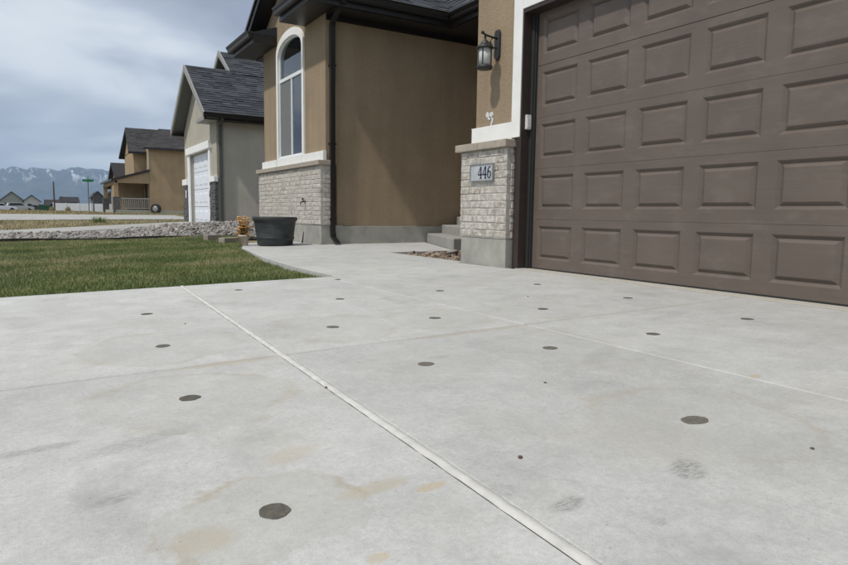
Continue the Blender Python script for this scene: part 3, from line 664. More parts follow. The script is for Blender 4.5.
# --- roofs, eaves, gutters of the wing and entry
def shingle_quad(name, A, Bp, C, D, mat, parent, course=.143, tab=.30, th=.010, seed=1, label=None):
    """A-B eave edge, D-C ridge edge; stepped shingle courses"""
    rr = random.Random(seed); A, Bp, C, D = map(Vector, (A, Bp, C, D))
    nrm = (Bp-A).cross(D-A).normalized()
    if nrm.z < 0: nrm = -nrm
    sl_ = ((D-A).length+(C-Bp).length)/2; nc = max(2, int(sl_/course)); v, f, ti = [], [], []
    def P(u, t, h): return (A.lerp(Bp, u)).lerp(D.lerp(C, u), t) + nrm*h
    for c in range(nc):
        t0, t1 = c/nc, min(1, (c+1.12)/nc); width = (A.lerp(D, t0)-Bp.lerp(C, t0)).length
        if width < .05: continue
        u = -rr.uniform(0, tab)/width
        while u < 1:
            L = tab*rr.choice((.5, .8, 1, 1.25))/width; a, b = max(0, u), min(1, u+L); u += L
            if b-a < 1e-4: continue
            h = th*rr.choice((1, 1, 1.7)); n = len(v); g_ = .0015/width
            v += [P(a+g_, t0, 0), P(b-g_, t0, 0), P(b-g_, t0, h), P(a+g_, t0, h), P(b-g_, t1, .001), P(a+g_, t1, .001)]
            f += [(n, n+1, n+2, n+3), (n+3, n+2, n+4, n+5), (n, n+3, n+5), (n+1, n+4, n+2)]; ti += [rr.random()]*6
    me = bpy.data.meshes.new(name); me.from_pydata([tuple(q) for q in v], [], f); me.update()
    at = me.attributes.new('tint', 'FLOAT', 'POINT'); at.data.foreach_set('value', np.array(ti, np.float32))
    o = link(name, me, mat, parent); o['kind'] = 'stuff'; return o
def roof_slab(A, Bp, C, D, th, mat, parent, name='roof_deck'):
    A, Bp, C, D = map(Vector, (A, Bp, C, D)); d_ = Vector((0, 0, -th)); off_ = Vector((0, 0, -.004))
    return MB().hexa([p+d_ for p in (A, Bp, C, D)], [p+off_ for p in (A, Bp, C, D)]).build(name, mat, parent)
RO = empty('roof', (1.5, 7.07, 4.1)); RO.parent = HOUSE
yE0, yE1, yR_, zE, zR = 4.86, 9.36, 7.07, 4.06, 5.44
xF = -.40
for ye, sgn in ((yE0, 0), (yE1, 1)):
    A, Bq, Cq, Dq = (xF, ye, zE), (2.1 if not sgn else 9, ye, zE), (3.2 if not sgn else 9, yR_, zR), (xF, yR_, zR)
    shingle_quad('shingles', A, Bq, Cq, Dq, M['shingle'], RO, seed=3+sgn)
    roof_slab(A, Bq, Cq, Dq, .10, M['brown_metal'], RO)
    # rake board under the front edge
    MB().hexa([(xF-.02, ye, zE-.20), (xF+.03, ye, zE-.20), (xF+.03, yR_, zR-.20), (xF-.02, yR_, zR-.20)], [(xF-.02, ye, zE+.015), (xF+.03, ye, zE+.015), (xF+.03, yR_, zR+.015), (xF-.02, yR_, zR+.015)]).build('rake_board', M['brown_metal'], RO)
    MB().hexa([(xF-.05, ye, zE-.05), (xF-.021, ye, zE-.05), (xF-.021, yR_, zR-.05), (xF-.05, yR_, zR-.05)], [(xF-.05, ye, zE+.02), (xF-.021, ye, zE+.02), (xF-.021, yR_, zR+.02), (xF-.05, yR_, zR+.02)]).build('drip_edge', M['brown_metal'], RO)
    MB().hexa([(xF+.031, ye, zE-.19), (SX-.002, ye, zE-.19), (SX-.002, yR_, zR-.19), (xF+.031, yR_, zR-.19)], [(xF+.031, ye, zE-.17), (SX-.002, ye, zE-.17), (SX-.002, yR_, zR-.17), (xF+.031, yR_, zR-.17)]).build('rake_soffit', M['brown_metal'], RO)
# entry roof facing the street, meeting the wing in a valley
shingle_quad('shingles', (2.1, .3, zE), (2.1, yE0, zE), (3.2, yR_, zR), (3.2, .3, zR), M['shingle'], RO, seed=9)
roof_slab((2.1, .3, zE), (2.1, yE0, zE), (3.2, yR_, zR), (3.2, .3, zR), .10, M['brown_metal'], RO)
shingle_quad('shingles', (3.2, .3, zR), (3.2, yR_, zR), (6, yR_, zR+1.6), (6, .3, zR+1.6), M['shingle'], RO, seed=12)
roof_slab((3.2, .3, zR), (3.2, yR_, zR), (6, yR_, zR+1.6), (6, .3, zR+1.6), .1, M['brown_metal'], RO)
# gutters with a stepped profile
def gutter_x(x0, x1, y, z, s, parent):      # along X, outside on the side s (-1: towards -Y)
    prof = [(0, 0), (0, -.125), (.06, -.125), (.075, -.10), (.08, -.055), (.105, -.03), (.115, 0), (.10, 0), (.09, -.02), (.012, -.02), (.012, 0)]
    return MB().prism([(x0, y+s*a, z+b) for a, b in prof], (x1-x0, 0, 0)).build('gutter', M['brown_metal'], parent)
def gutter_y(y0, y1, x, z, parent):
    prof = [(0, 0), (0, -.125), (.06, -.125), (.075, -.10), (.08, -.055), (.105, -.03), (.115, 0), (.10, 0), (.09, -.02), (.012, -.02), (.012, 0)]
    return MB().prism([(x-a, y0, z+b) for a, b in prof], (0, y1-y0, 0)).build('gutter', M['brown_metal'], parent)
gutter_x(-.60, 1.98, yE0-.012, zE+.01, -1, RO); gutter_x(-.60, 9, yE1+.012, zE+.01, 1, RO)
gutter_y(.96, yE0-.02, 2.088, zE+.01, RO)
B(-.58, 2.1, yE0-.01, yE0+.02, zE-.20, zE-.012).build('fascia', M['brown_metal'], RO)
B(-.58, 9, yE1-.02, yE1+.01, zE-.20, zE-.012).build('fascia', M['brown_metal'], RO)
B(2.08, 2.11, .96, yE0-.011, zE-.20, zE-.012).build('fascia', M['brown_metal'], RO)
B(-.09, 3.3, yE0+.021, WY0-.002, zE-.215, zE-.19).build('soffit', M['brown_metal'], RO)
B(2.111, 3.3, .955, yE0+.02, zE-.216, zE-.191).build('soffit', M['brown_metal'], RO)
B(-.09, 9, WY1+.002, yE1-.021, zE-.215, zE-.19).build('soffit', M['brown_metal'], RO)
B(-.09, 3.29, WY0-.04, WY0-.0025, zE-.30, zE-.217).build('frieze', M['brown_metal'], RO)
# boxed eave returns on the front
for ya, yb, yo in ((yE0, 6.28, 0), (7.86, yE1, 1)):
    B(-.585, SX-.004, ya, yb, zE-.20, zE-.03).build('eave_return', M['brown_metal'], RO, .004)
    MB().hexa([(-.60, ya, zE-.028), (SX, ya, zE-.028), (SX, yb, zE-.028), (-.60, yb, zE-.028)], [(-.585, ya, zE+.0), (SX, ya, zE+.16), (SX, yb, zE+.16), (-.585, yb, zE+.0)]).build('return_roof', M['shingle'], RO)
    gutter_y(ya-(.125 if not yo else 0), yb+(.125 if yo else 0), -.601, zE+.012, RO)
# garage roof edge above the header
shingle_quad('shingles', (-.6, -9, 4.35), (-.6, 1.35, 4.35), (3.2, 1.35, 6.5), (3.2, -9, 6.5), M['shingle'], RO, seed=15)
roof_slab((-.6, -9, 4.35), (-.6, 1.35, 4.35), (3.2, 1.35, 6.5), (3.2, -9, 6.5), .14, M['brown_metal'], RO)
B(-.58, 3.1, -9, 1.33, 4.18, 4.205).build('soffit', M['brown_metal'], RO)
gutter_y(-9, 1.35, -.605, 4.34, RO)
# downspout on the wing corner
def rect_tube(m, path, wx, wy):
    for (p, q) in zip(path, path[1:]):
        p, q = Vector(p), Vector(q); o_ = [(-wx, -wy), (wx, -wy), (wx, wy), (-wx, wy)]
        m.hexa([p+Vector((a, b, 0)) for a, b in o_], [q+Vector((a, b, 0)) for a, b in o_])
    return m
ds = rect_tube(MB(), [(.0, 5.29, .16), (.0, 5.29, 3.66), (.0, 5.27, 3.72), (0, 4.98, 3.88), (0, 4.84, 3.90), (0, 4.83, 3.96)], .043, .032)
dso = ds.build('downspout', M['brown_metal'], HOUSE, .006)
rect_tube(MB(), [(.002, 5.288, .20), (.002, 5.27, .13), (.0, 5.10, .05), (0, 5.08, .03)], .046, .036).build('elbow', M['brown_metal'], dso, .006)
for z in (.42, 1.7, 3.0): B(-.06, .06, 5.254, 5.34, z, z+.03).build('strap', M['brown_metal'], dso)
# hose tap on the wing brick
hb = empty('hose_tap', (BX, 6.02, .74)); hb.parent = HOUSE
MB().lathe([(.03, 0), (.03, .006), (.012, .008)], (0, 0, 0), 12).tube([(BX+.01, 6.02, .74), (BX-.05, 6.02, .74), (BX-.085, 6.02, .72), (BX-.09, 6.02, .675)], .013, 8)
tp = MB().tube([(BX+.01, 6.02, .74), (BX-.05, 6.02, .74), (BX-.085, 6.02, .72), (BX-.09, 6.02, .675)], .014, 8).tube([(BX-.05, 6.02, .74), (BX-.05, 6.02, .785)], .007, 6)
tp.build('spout', M['black_metal'], hb)
MB().tube([(BX-.05, 6.02+.04*math.cos(a), .785+.012*math.sin(a*2)) for a in np.linspace(0, math.pi*2, 13)], .007, 6).tube([(BX-.05, 5.985, .785), (BX-.05, 6.055, .785)], .006, 6).build('handle', M['black_metal'], hb)
# front steps
ST = empty('front_steps', (1.6, 4.2, 0)); ST.parent = HOUSE
for k, (dx, z0, z1) in enumerate(((0, -.1, .185), (.32, -.1, .345), (.66, -.1, .50))):
    ya, yb = 3.05, 5.318; xa, xb = 1.02, 1.93
    MB().hexa([(xa+dx, ya, z0), (3.3, ya, z0), (3.3, yb, z0), (xb+dx, yb, z0)], [(xa+dx, ya, z1-k*.0), (3.3, ya, z1), (3.3, yb, z1), (xb+dx, yb, z1)]).build('step', M['step_concrete'], ST, .018)

# ------------------------------------------------------------------ things on and by the house
def lantern(x, y, z):
    L = empty('wall_lantern', (SX, y, z), 'black wall lantern with frosted glass on the tan pier beside the garage door', 'lantern')
    pl = [(y-.045, z-.17), (y, z-.215), (y+.045, z-.17), (y+.045, z+.07), (y+.028, z+.105), (y-.028, z+.105), (y-.045, z+.07)]
    MB().prism([(SX-.002, a, b) for a, b in pl], (-.024, 0, 0)).build('backplate', M['black_metal'], L, .006)
    cxl = SX-.175
    MB().tube([(SX-.02, y, z+.015), (cxl+.02, y, z+.03), (cxl-.03, y, z+.045)], .011, 8).tube([(SX-.02, y, z-.08), (SX-.07, y, z-.085), (SX-.11, y, z-.03), (SX-.085, y, z+.01)], .008, 8).build('arm', M['black_metal'], L, smooth=True)
    MB().lathe([(.006, 0), (.017, .008), (.019, .022), (.01, .034), (.003, .04)], (cxl-.035, y, z+.035), 12).build('finial', M['black_metal'], L, smooth=True)
    MB().lathe([(.088, -.118), (.092, -.112), (.086, -.10), (.062, -.078), (.045, -.062), (.045, -.055), (.03, -.042), (.012, -.026), (.011, .02), (.004, .022)], (cxl, y, z+.01), 24).build('cap', M['black_metal'], L, smooth=True)
    MB().lathe([(.064, -.295), (.064, -.11)], (cxl, y, z+.01), 24).build('glass_shade', M['frost'], L, smooth=True)
    for a in (.6, 2.17, 3.74, 5.31): MB().tube([(cxl+.071*math.cos(a), y+.071*math.sin(a), z-.30), (cxl+.071*math.cos(a), y+.071*math.sin(a), z-.10)], .0055, 6).build('bar', M['black_metal'], L)
    MB().lathe([(.05, -.335), (.078, -.328), (.084, -.315), (.084, -.298), (.07, -.29)], (cxl, y, z+.01), 24).build('base_ring', M['black_metal'], L, smooth=True)
lantern(0, .575, 2.39)
# address plaque
PLQ = empty('address_plaque', (BX-.02, .63, .92), 'pale grey plaque reading 446 on the brick pier', 'house number')
M['plaque'] = simple('pale_grey_plaque', (.43, .45, .46), .5, .1, 12); M['navy'] = simple('navy_paint', (.018, .02, .06), .5, .05); M['pewter'] = simple('pewter_border', (.21, .215, .22), .5, .1)
B(BX-.022, BX-.004, .432, .842, .912, 1.092).build('plate', M['plaque'], PLQ, .004)
fr_ = MB().box(BX-.028, BX-.0215, .428, .846, 1.083, 1.096).box(BX-.028, BX-.0215, .428, .846, .908, .921).box(BX-.028, BX-.0215, .428, .441, .9215, 1.0825).box(BX-.028, BX-.0215, .833, .846, .9215, 1.0825)
fr_.build('border', M['pewter'], PLQ)
# digits drawn as serif outlines (unit box 0..1 wide, 0..1.5 tall), thick and thin strokes
def digit(ch):
    polys = []
    if ch == '4':
        polys += [[(.62, 0), (.86, 0), (.86, 1.5), (.62, 1.5)], [(0.02, .42), (1.02, .42), (1.02, .57), (0.02, .57)], [(.02, .57), (.16, .57), (.70, 1.5), (.60, 1.5)], [(.46, 0), (1.0, 0), (1.0, .09), (.46, .09)]]
    if ch == '6':
        def ringp(cx, cy, rx, ry, tx, ty, a0, a1, n=18):
            for i in range(n):
                p, q = a0+(a1-a0)*i/n, a0+(a1-a0)*(i+1)/n
                polys.append([(cx+rx*math.cos(p), cy+ry*math.sin(p)), (cx+rx*math.cos(q), cy+ry*math.sin(q)), (cx+(rx-tx)*math.cos(q), cy+(ry-ty)*math.sin(q)), (cx+(rx-tx)*math.cos(p), cy+(ry-ty)*math.sin(p))])
        ringp(.5, .46, .46, .48, .22, .09, 0, 2*math.pi); ringp(.62, .62, .58, .88, .24, .10, math.pi*.52, math.pi*1.0)
        polys.append([(.58, 1.50), (.85, 1.44), (.82, 1.30), (.58, 1.40)])
    return polys
m = MB()
for k, ch in enumerate('446'):
    ys_ = .720-.0235-k*.083; h_ = .128/1.5; wd = .072
    for pol in digit(ch): m.prism([(BX-.0222-.0004*k, ys_-a*wd, .938+b*h_) for a, b in pol], (-.0035, 0, 0))
m.build('digits', M['navy'], PLQ)
# keypad on the jamb
KP = empty('door_keypad', (-.07, .10, 1.42), 'white keypad box on the dark garage door jamb', 'keypad')
B(-.105, -.045, .068, .0985, 1.415, 1.56).build('cover', M['plastic_white'], KP, .006)
B(-.100, -.050, .062, .0675, 1.43, 1.53).build('flap', M['plastic_white'], KP, .003)
# white splash over the band
m = MB(); rr = random.Random(4)
def blob(cy, cz, ry, rz_, x=SX):
    n = 14; pts = [(x-.003, cy+ry*(1+rr.uniform(-.25, .25))*math.cos(2*math.pi*i/n), cz+rz_*(1+rr.uniform(-.25, .25))*math.sin(2*math.pi*i/n)) for i in range(n)]
    m.prism(pts, (-.004, 0, 0))
for a in ((.735, 1.64, .03, .028), (.665, 1.625, .035, .035), (.70, 1.60, .03, .02), (.645, 1.575, .016, .045), (.66, 1.535, .012, .03)): blob(*a)
tag(m.build('filler_patch', M['plastic_white']), 'white smear of filler on the tan stucco under the lantern', 'filler patch')

# planter tub beside the wing
TB = empty('planter_tub', (-.93, 5.58, -.01), 'large round charcoal planter tub standing on the walkway below the arched window', 'planter')
tz = -.012
MB().lathe([(.285, 0), (.295, .01), (.302, .09), (.31, .10), (.316, .12), (.31, .135), (.345, .39), (.352, .41), (.368, .415), (.373, .425), (.375, .465), (.371, .475), (.35, .475), (.345, .44), (.345, .40), (.31, .14), (.25, .10)], (-.93, 5.58, tz), 48).build('shell', M['tub'], TB, smooth=True)
MB().lathe([(.31, .118), (.321, .122), (.321, .135), (.312, .139)], (-.93, 5.58, tz), 48).build('band', M['tub'], TB, smooth=True)
MB().lathe([(.343, .39), (.2, .41), (.02, .40)], (-.93, 5.58, tz), 32).build('potting_soil', M['soil'], TB, smooth=True)
# potted orange flowers behind the tub
t = NT('orange_petal'); r = t.attr('tint'); M['orange'] = t.done(t.ramp(r, [(0, (.62, .20, .02)), (.5, (.80, .34, .03)), (1, (.85, .55, .12))]), .6)
M['leaf'] = simple('leaf_green', (.06, .09, .025), .6, .2, 20)
M['terracotta'] = simple('pale_clay_pot', (.50, .43, .34), .85, .15, 10)
PF = empty('potted_flowers', (-1.40, 5.80, 0), 'small pot of bright orange flowers left of the charcoal tub', 'flowers')
MB().lathe([(.062, 0), (.085, .15), (.095, .155), (.095, .185), (.08, .185), (.075, .15)], (-1.40, 5.80, -.03), 20).build('pot', M['terracotta'], PF, smooth=True)
stm = MB(); rr = random.Random(8); heads = []
for k in range(60):
    a = rr.uniform(0, 6.28); q = rr.uniform(.01, .095); h = rr.uniform(-.03, .32)
    top = (-1.40+math.cos(a)*q*1.15, 5.80+math.sin(a)*q*1.15, .14+h); stm.tube([(-1.40+math.cos(a)*q*.5, 5.80+math.sin(a)*q*.5, .13), top], .004, 5); heads.append(top)
stm.build('stems', M['leaf'], PF)
for k, tp_ in enumerate(heads):
    v, f = [], []; rot = rr.uniform(0, 6)
    for i in range(7):
        a = rot+2*math.pi*i/7; ca, sa = math.cos(a), math.sin(a); rad = rr.uniform(.038, .062); n = len(v)
        v += [(tp_[0], tp_[1], tp_[2]), (tp_[0]+rad*.6*ca-.012*sa, tp_[1]+rad*.6*sa+.012*ca, tp_[2]+.012), (tp_[0]+rad*ca, tp_[1]+rad*sa, tp_[2]-.004), (tp_[0]+rad*.6*ca+.012*sa, tp_[1]+rad*.6*sa-.012*ca, tp_[2]+.012)]
        f.append((n, n+1, n+2, n+3))
    me = bpy.data.meshes.new('flower'); me.from_pydata(v, [], f); me.update(); at = me.attributes.new('tint', 'FLOAT', 'POINT'); at.data.foreach_set('value', np.full(len(v), rr.random(), np.float32))
    link('flower', me, M['orange'], PF)
# a short iron stake against the foundation
tag(MB().tube([(-.30, 5.98, -.01), (-.27, 5.985, .2)], [.016, .006], 8).build('small_stake', M['black_metal']), 'small dark stake leaning on the foundation right of the tub', 'stake')
# edging blocks at the end of the lawn
for k, (x, y, a, hh, lab) in enumerate(((-1.16, 7.86, .5, .10, 'grey edging block nearest the planter tub'), (-.98, 8.22, .9, .09, 'middle grey edging block at the lawn end'), (-1.25, 8.75, .3, .13, 'grey edging block farthest from the planter tub'), (-.66, 8.55, 1.3, .12, 'grey edging block close to the house wall'))):
    bm_ = MB(); ca, sa = math.cos(a), math.sin(a)
    c8 = [(x+ca*u-sa*v_, y+sa*u+ca*v_) for u, v_ in ((-.16, -.09), (.16, -.09), (.16, .09), (-.16, .09))]
    bm_.hexa([(p, q, -.13) for p, q in c8], [(p, q, -.075+hh) for p, q in c8])
    tag(bm_.build('edging_block', M['block'], None, .012), lab, 'edging block', 'edging blocks')
# entry gravel bed and its broken stone
gp = []
for _ in range(1500):
    x = rng.uniform(-.09, 1.5); y = rng.uniform(1.08, 3.02)
    gp.append((x, y, -.055+rng.uniform(-.012, .02)+.03*smooth(.2, 1.2, x)))
gp = np.array(gp); rockmesh('entry_gravel', gp, np.clip(rng.lognormal(-3.6, .35, len(gp)), .014, .06), rng.uniform(0, 1, len(gp)), M['pebble'], 'brown mixed gravel bed between the front steps and the brick pier', 'gravel', rng)
tag(MB().add([(-.098, 1.08, -.07), (1.6, 1.08, -.03), (1.6, 3.03, -.03), (-.098, 3.03, -.07)], [(0, 1, 2, 3)]).build('planting_bed', M['soil']), kind='structure')
for k, (x, y, z, s_, lab) in enumerate(((.72, 2.62, .0, .075, 'larger pale rock at the near end of the front steps'), (.48, 2.80, -.02, .05, 'smaller pale rock in the gravel left of the steps'), (.92, 2.50, .02, .07, 'pale rock tucked against the brick pier'))):
    o = rockmesh('rock', np.array([(x, y, z)]), np.array([s_]), np.array([.45]), M['rock'], None, None, rng, 2); tag(o, lab, 'rock', 'pale rocks by the front steps')
# loose pebbles on the driveway
for (x, y, s_, lab) in ((-3.342, -3.814, .008, 'tiny dark pebble on the driveway near the long sealed joint'), (-2.811, -3.314, .006, 'tiny dark pebble on the middle slab between two patched holes'), (-2.642, -4.173, .006, 'tiny dark pebble on the driveway near the right picture edge'), (-1.40, -1.55, .007, 'tiny dark pebble on the slab nearest the garage door'), (-3.7, -1.35, .006, 'tiny pebble on the far left slab'), (-3.52, -2.95, .006, 'tiny dark pebble left of the long sealed joint')):
    o = rockmesh('pebble', np.array([(x, y, SL*x+s_*.4)]), np.array([s_]), np.array([.1]), M['pebble'], None, None, rng, 1); tag(o, lab, 'pebble', 'pebbles on the driveway')

# ------------------------------------------------------------------ grey neighbour house
GH = empty('grey_house', (2, 16, .1), 'grey stucco neighbour house with white single garage door and steep charcoal gable', 'house')
GX, GY0, GY1, GE, GR = .10, 13.95, 18.55, 3.20, 5.02
gm = (GY0+GY1)/2
dy0, dy1, dzt = 14.82, 17.58, 2.36
fw = MB().box(GX, GX+.2, GY0, dy0, -.1, GE).box(GX, GX+.2, dy1, GY1, -.1, GE).box(GX, GX+.2, dy0, dy1, dzt, GE)
fw.add([(GX, GY0, GE), (GX+.2, GY0, GE), (GX+.2, GY1, GE), (GX, GY1, GE), (GX, gm, GR-.14), (GX+.2, gm, GR-.14)], [(0, 1, 2, 3), (0, 3, 4), (1, 5, 2), (0, 4, 5, 1), (3, 2, 5, 4)])
fw.build('front_wall', M['cream_stucco'], GH)
B(GX+.2, 14, GY0, GY0+.2, -.1, GE).build('side_wall', M['grey_stucco'], GH)
B(GX+.2, 14, GY1-.2, GY1, -.1, GE).build('side_wall', M['grey_stucco'], GH)
B(GX-.002+.0, GX+.08, GY0-.012, GY0-.001, -.1, GE-.1).build('corner_trim', M['cream_stucco'], GH)
gd = empty('garage_door', (GX+.1, 16.2, .15)); gd.parent = GH
for k in range(4):
    sh = (dzt-.12)/4; B(GX+.10, GX+.14, dy0, dy1, .12+k*sh, .12+(k+1)*sh-.012).build('section', M['white_door'], gd, .006)
    for c in range(4):
        cw = (dy1-dy0)/4; ya = dy0+c*cw+.08; yb = ya+cw-.16; za = .12+k*sh+.11; zb = .12+(k+1)*sh-.12
        arr = MB(); arr.v = [(GX+.099, ya, za), (GX+.099, yb, za), (GX+.099, yb, zb), (GX+.099, ya, zb), (GX+.085, ya+.05, za+.05), (GX+.085, yb-.05, za+.05), (GX+.085, yb-.05, zb-.05), (GX+.085, ya+.05, zb-.05)]
        arr.f = [(0, 1, 5, 4), (1, 2, 6, 5), (2, 3, 7, 6), (3, 0, 4, 7), (4, 5, 6, 7)]; arr.build('panel', M['white_door'], gd)
B(GX-.05, GX+.02, dy0-.22, dy0, .1, dzt+.02).build('door_trim', M['white'], GH, .005); B(GX-.05, GX+.02, dy1, dy1+.28, .1, dzt+.02).build('door_trim', M['white'], GH, .005)
B(GX-.10, GX+.02, dy0-.28, dy1+.34, dzt+.022, dzt+.24).build('header_trim', M['white'], GH, .008)
def stone_stack(y0, y1, x0, x1, z0, z1, parent, seed):
    rr = random.Random(seed); m = MB(); z = z0
    while z < z1-.02:
        h = min(rr.choice((.07, .09, .12)), z1-z); y = y0
        while y < y1-.02:
            L = min(rr.choice((.16, .24, .32)), y1-y); dx = rr.uniform(0, .025); m.box(x0-dx, x1, y+.003, y+L-.003, z+.003, z+h-.004); y += L
        z += h
    return m.build('stone_veneer', M['dark_stone'], parent)
stone_stack(GY0-.03, dy0-.222, GX-.06, GX+.02, .08, 1.38, GH, 3); stone_stack(dy1+.282, GY1+.03, GX-.06, GX+.02, .0, 1.40, GH, 4)
B(GX-.10, GX+.02, GY0-.05, dy0-.222, 1.382, 1.54).build('stone_cap', M['white'], GH, .008); B(GX-.10, GX+.02, dy1+.282, GY1+.06, 1.402, 1.60).build('stone_cap', M['white'], GH, .008)
B(GX-.085, GX-.062, dy1+.42, dy1+.54, .98, 1.22).build('address_plate', M['white'], GH)
M['green_grey'] = simple('grey_green_trim', (.085, .09, .082), .6, .08); M['pale_trim'] = simple('pale_grey_trim', (.27, .27, .255), .6, .08)
ye0, ye1, xr = GY0-.32, GY1+.30, -.27
GRO = empty('roof', (2, gm, GE)); GRO.parent = GH
for ye in (ye0, ye1):
    A, Bq, Cq, Dq = (xr, ye, GE+.06), (14, ye, GE+.06), (14, gm, GR), (xr, gm, GR)
    shingle_quad('shingles', A, Bq, Cq, Dq, M['shingle_grey'], GRO, .15, .32, .014, seed=20)
    roof_slab(A, Bq, Cq, Dq, .06, M['green_grey'], GRO)
    MB().hexa([(xr-.03, ye, GE-.13), (xr+.02, ye, GE-.13), (xr+.02, gm, GR-.20), (xr-.03, gm, GR-.20)], [(xr-.03, ye, GE+.06), (xr+.02, ye, GE+.06), (xr+.02, gm, GR+.01), (xr-.03, gm, GR+.01)]).build('rake_board', M['pale_trim'], GRO)
    MB().hexa([(xr+.021, ye, GE-.12), (GX, ye, GE-.12), (GX, gm, GR-.19), (xr+.021, gm, GR-.19)], [(xr+.021, ye, GE-.10), (GX, ye, GE-.10), (GX, gm, GR-.17), (xr+.021, gm, GR-.17)]).build('rake_soffit', M['green_grey'], GRO)
gutter_x(xr-.05, 14, ye0-.005, GE+.06, -1, GRO); gutter_x(xr-.05, 14, ye1+.005, GE+.06, 1, GRO)
B(xr, 14, ye0, GY0-.002, GE-.12, GE-.09).build('soffit', M['brown_metal'], GRO); B(xr, 14, GY1+.002, ye1, GE-.12, GE-.09).build('soffit', M['brown_metal'], GRO)
B(xr-.02, GX-.003, ye0, GY0+.75, GE-.13, GE-.01).build('eave_return', M['pale_trim'], GRO, .005)
B(GX-.02, GX+.02, gm-.17, gm+.17, 3.92, 4.48).build('gable_vent', M['white'], GH)
for k in range(6): MB().hexa([(GX-.045, gm-.13, 3.97+k*.085), (GX-.021, gm-.13, 4.01+k*.085), (GX-.021, gm+.13, 4.01+k*.085), (GX-.045, gm+.13, 3.97+k*.085)], [(GX-.045, gm-.13, 3.98+k*.085), (GX-.021, gm-.13, 4.02+k*.085), (GX-.021, gm+.13, 4.02+k*.085), (GX-.045, gm+.13, 3.98+k*.085)]).build('vent_slat', M['pale_trim'], GH)
# second, higher gable: its south slope carries on from the first ridge
g2x, slope2 = 1.10, (GR-GE-.06)/(gm-ye0); g2y = gm+1.25; g2z = GR+1.25*slope2
A, Bq, Cq, Dq = (g2x, gm-.25, GR-.25*slope2+.02), (14, gm-.25, GR-.25*slope2+.02), (14, g2y, g2z), (g2x, g2y, g2z)
shingle_quad('shingles', A, Bq, Cq, Dq, M['shingle_grey'], GRO, .15, .32, .014, seed=31); roof_slab(A, Bq, Cq, Dq, .05, M['green_grey'], GRO)
A, Bq, Cq, Dq = (g2x, g2y+3, g2z-3*slope2), (14, g2y+3, g2z-3*slope2), (14, g2y, g2z), (g2x, g2y, g2z)
shingle_quad('shingles', A, Bq, Cq, Dq, M['shingle_grey'], GRO, .15, .32, .014, seed=32); roof_slab(A, Bq, Cq, Dq, .05, M['green_grey'], GRO)
for ye, zz in ((gm-.05, GR-.05*slope2), (g2y+3, g2z-3*slope2)):
    MB().hexa([(g2x-.05, ye, zz-.10), (g2x, ye, zz-.10), (g2x, g2y, g2z-.16), (g2x-.05, g2y, g2z-.16)], [(g2x-.05, ye, zz+.03), (g2x, ye, zz+.03), (g2x, g2y, g2z+.03), (g2x-.05, g2y, g2z+.03)]).build('rake_board', M['pale_trim'], GRO)
MB().prism([(g2x+.3, gm-.9, GR-.95), (g2x+.3, g2y+2.3, GR-.95), (g2x+.3, g2y, g2z-.12)], (.15, 0, 0)).build('gable_wall', M['grey_stucco'], GH)
gds = rect_tube(MB(), [(GX+.10, GY0-.05, .05), (GX+.10, GY0-.05, 2.95), (GX+.10, GY0-.30, 3.1), (GX+.10, GY0-.36, 3.16)], .045, .04); gds.build('downspout', M['green_grey'], GH, .006)

# ------------------------------------------------------------------ brown two-storey house farther on
BH = empty('brown_house', (3, 48, .3), 'tan two-storey house with dark roof and front porch beyond the grey house', 'house')
bx0, by0, by1 = 2.8, 46.0, 55.
B(bx0, 16, by0, by1, -.1, 5.05).build('main_wall', M['brown_stucco'], BH)
B(1.95, bx0, by0+1.4, by1-2, 3.2, 4.9).build('upper_bay', M['brown_stucco'], BH)
B(bx0-.05, bx0+.02, by0-.03, by0+.22, 3.3, 4.85).build('corner_trim', M['cream_stucco'], BH)
B(bx0+.0, 16, by0-.02, by0+.3, -.2, .50).build('foundation', M['foundation'], BH)
ro = empty('roof', (6, 50, 5)); ro.parent = BH
ryc = 50.2
for ye in (by0-.4, by1+.4-.2):
    A, Bq, Cq, Dq = (bx0-.35, ye, 5.05), (16.5, ye, 5.05), (16.5, ryc, 6.95), (bx0+1.4, ryc, 6.95)
    shingle_quad('shingles', A, Bq, Cq, Dq, M['shingle_brown'], ro, .15, .4, .008, seed=41); roof_slab(A, Bq, Cq, Dq, .14, M['brown_metal'], ro)
A, Bq, Cq, Dq = (1.55, by0+1.0, 4.80), (6.5, by0+1.0, 4.80), (6.5, by0+4.2, 6.86), (1.75, by0+4.2, 6.86)
shingle_quad('shingles', A, Bq, Cq, Dq, M['shingle_brown'], ro, .15, .4, .008, seed=43); roof_slab(A, Bq, Cq, Dq, .16, M['brown_metal'], ro)
A, Bq, Cq, Dq = (1.55, by0+7.4, 4.80), (6.5, by0+7.4, 4.80), (6.5, by0+4.2, 6.86), (1.75, by0+4.2, 6.86)
shingle_quad('shingles', A, Bq, Cq, Dq, M['shingle_brown'], ro, .15, .4, .008, seed=44); roof_slab(A, Bq, Cq, Dq, .16, M['brown_metal'], ro)
MB().prism([(1.95, by0+1.4, 4.85), (1.95, by0+7, 4.85), (1.95, by0+4.2, 6.65)], (.3, 0, 0)).build('gable_wall', M['brown_stucco'], BH)
B(bx0-.4, 16.5, by0-.46, by0-.38, 4.90, 5.04).build('gutter', M['brown_metal'], ro)
B(5.6, 5.75, 47.4, 47.55, 5.7, 6.35).build('vent_pipe', M['steel'], ro)
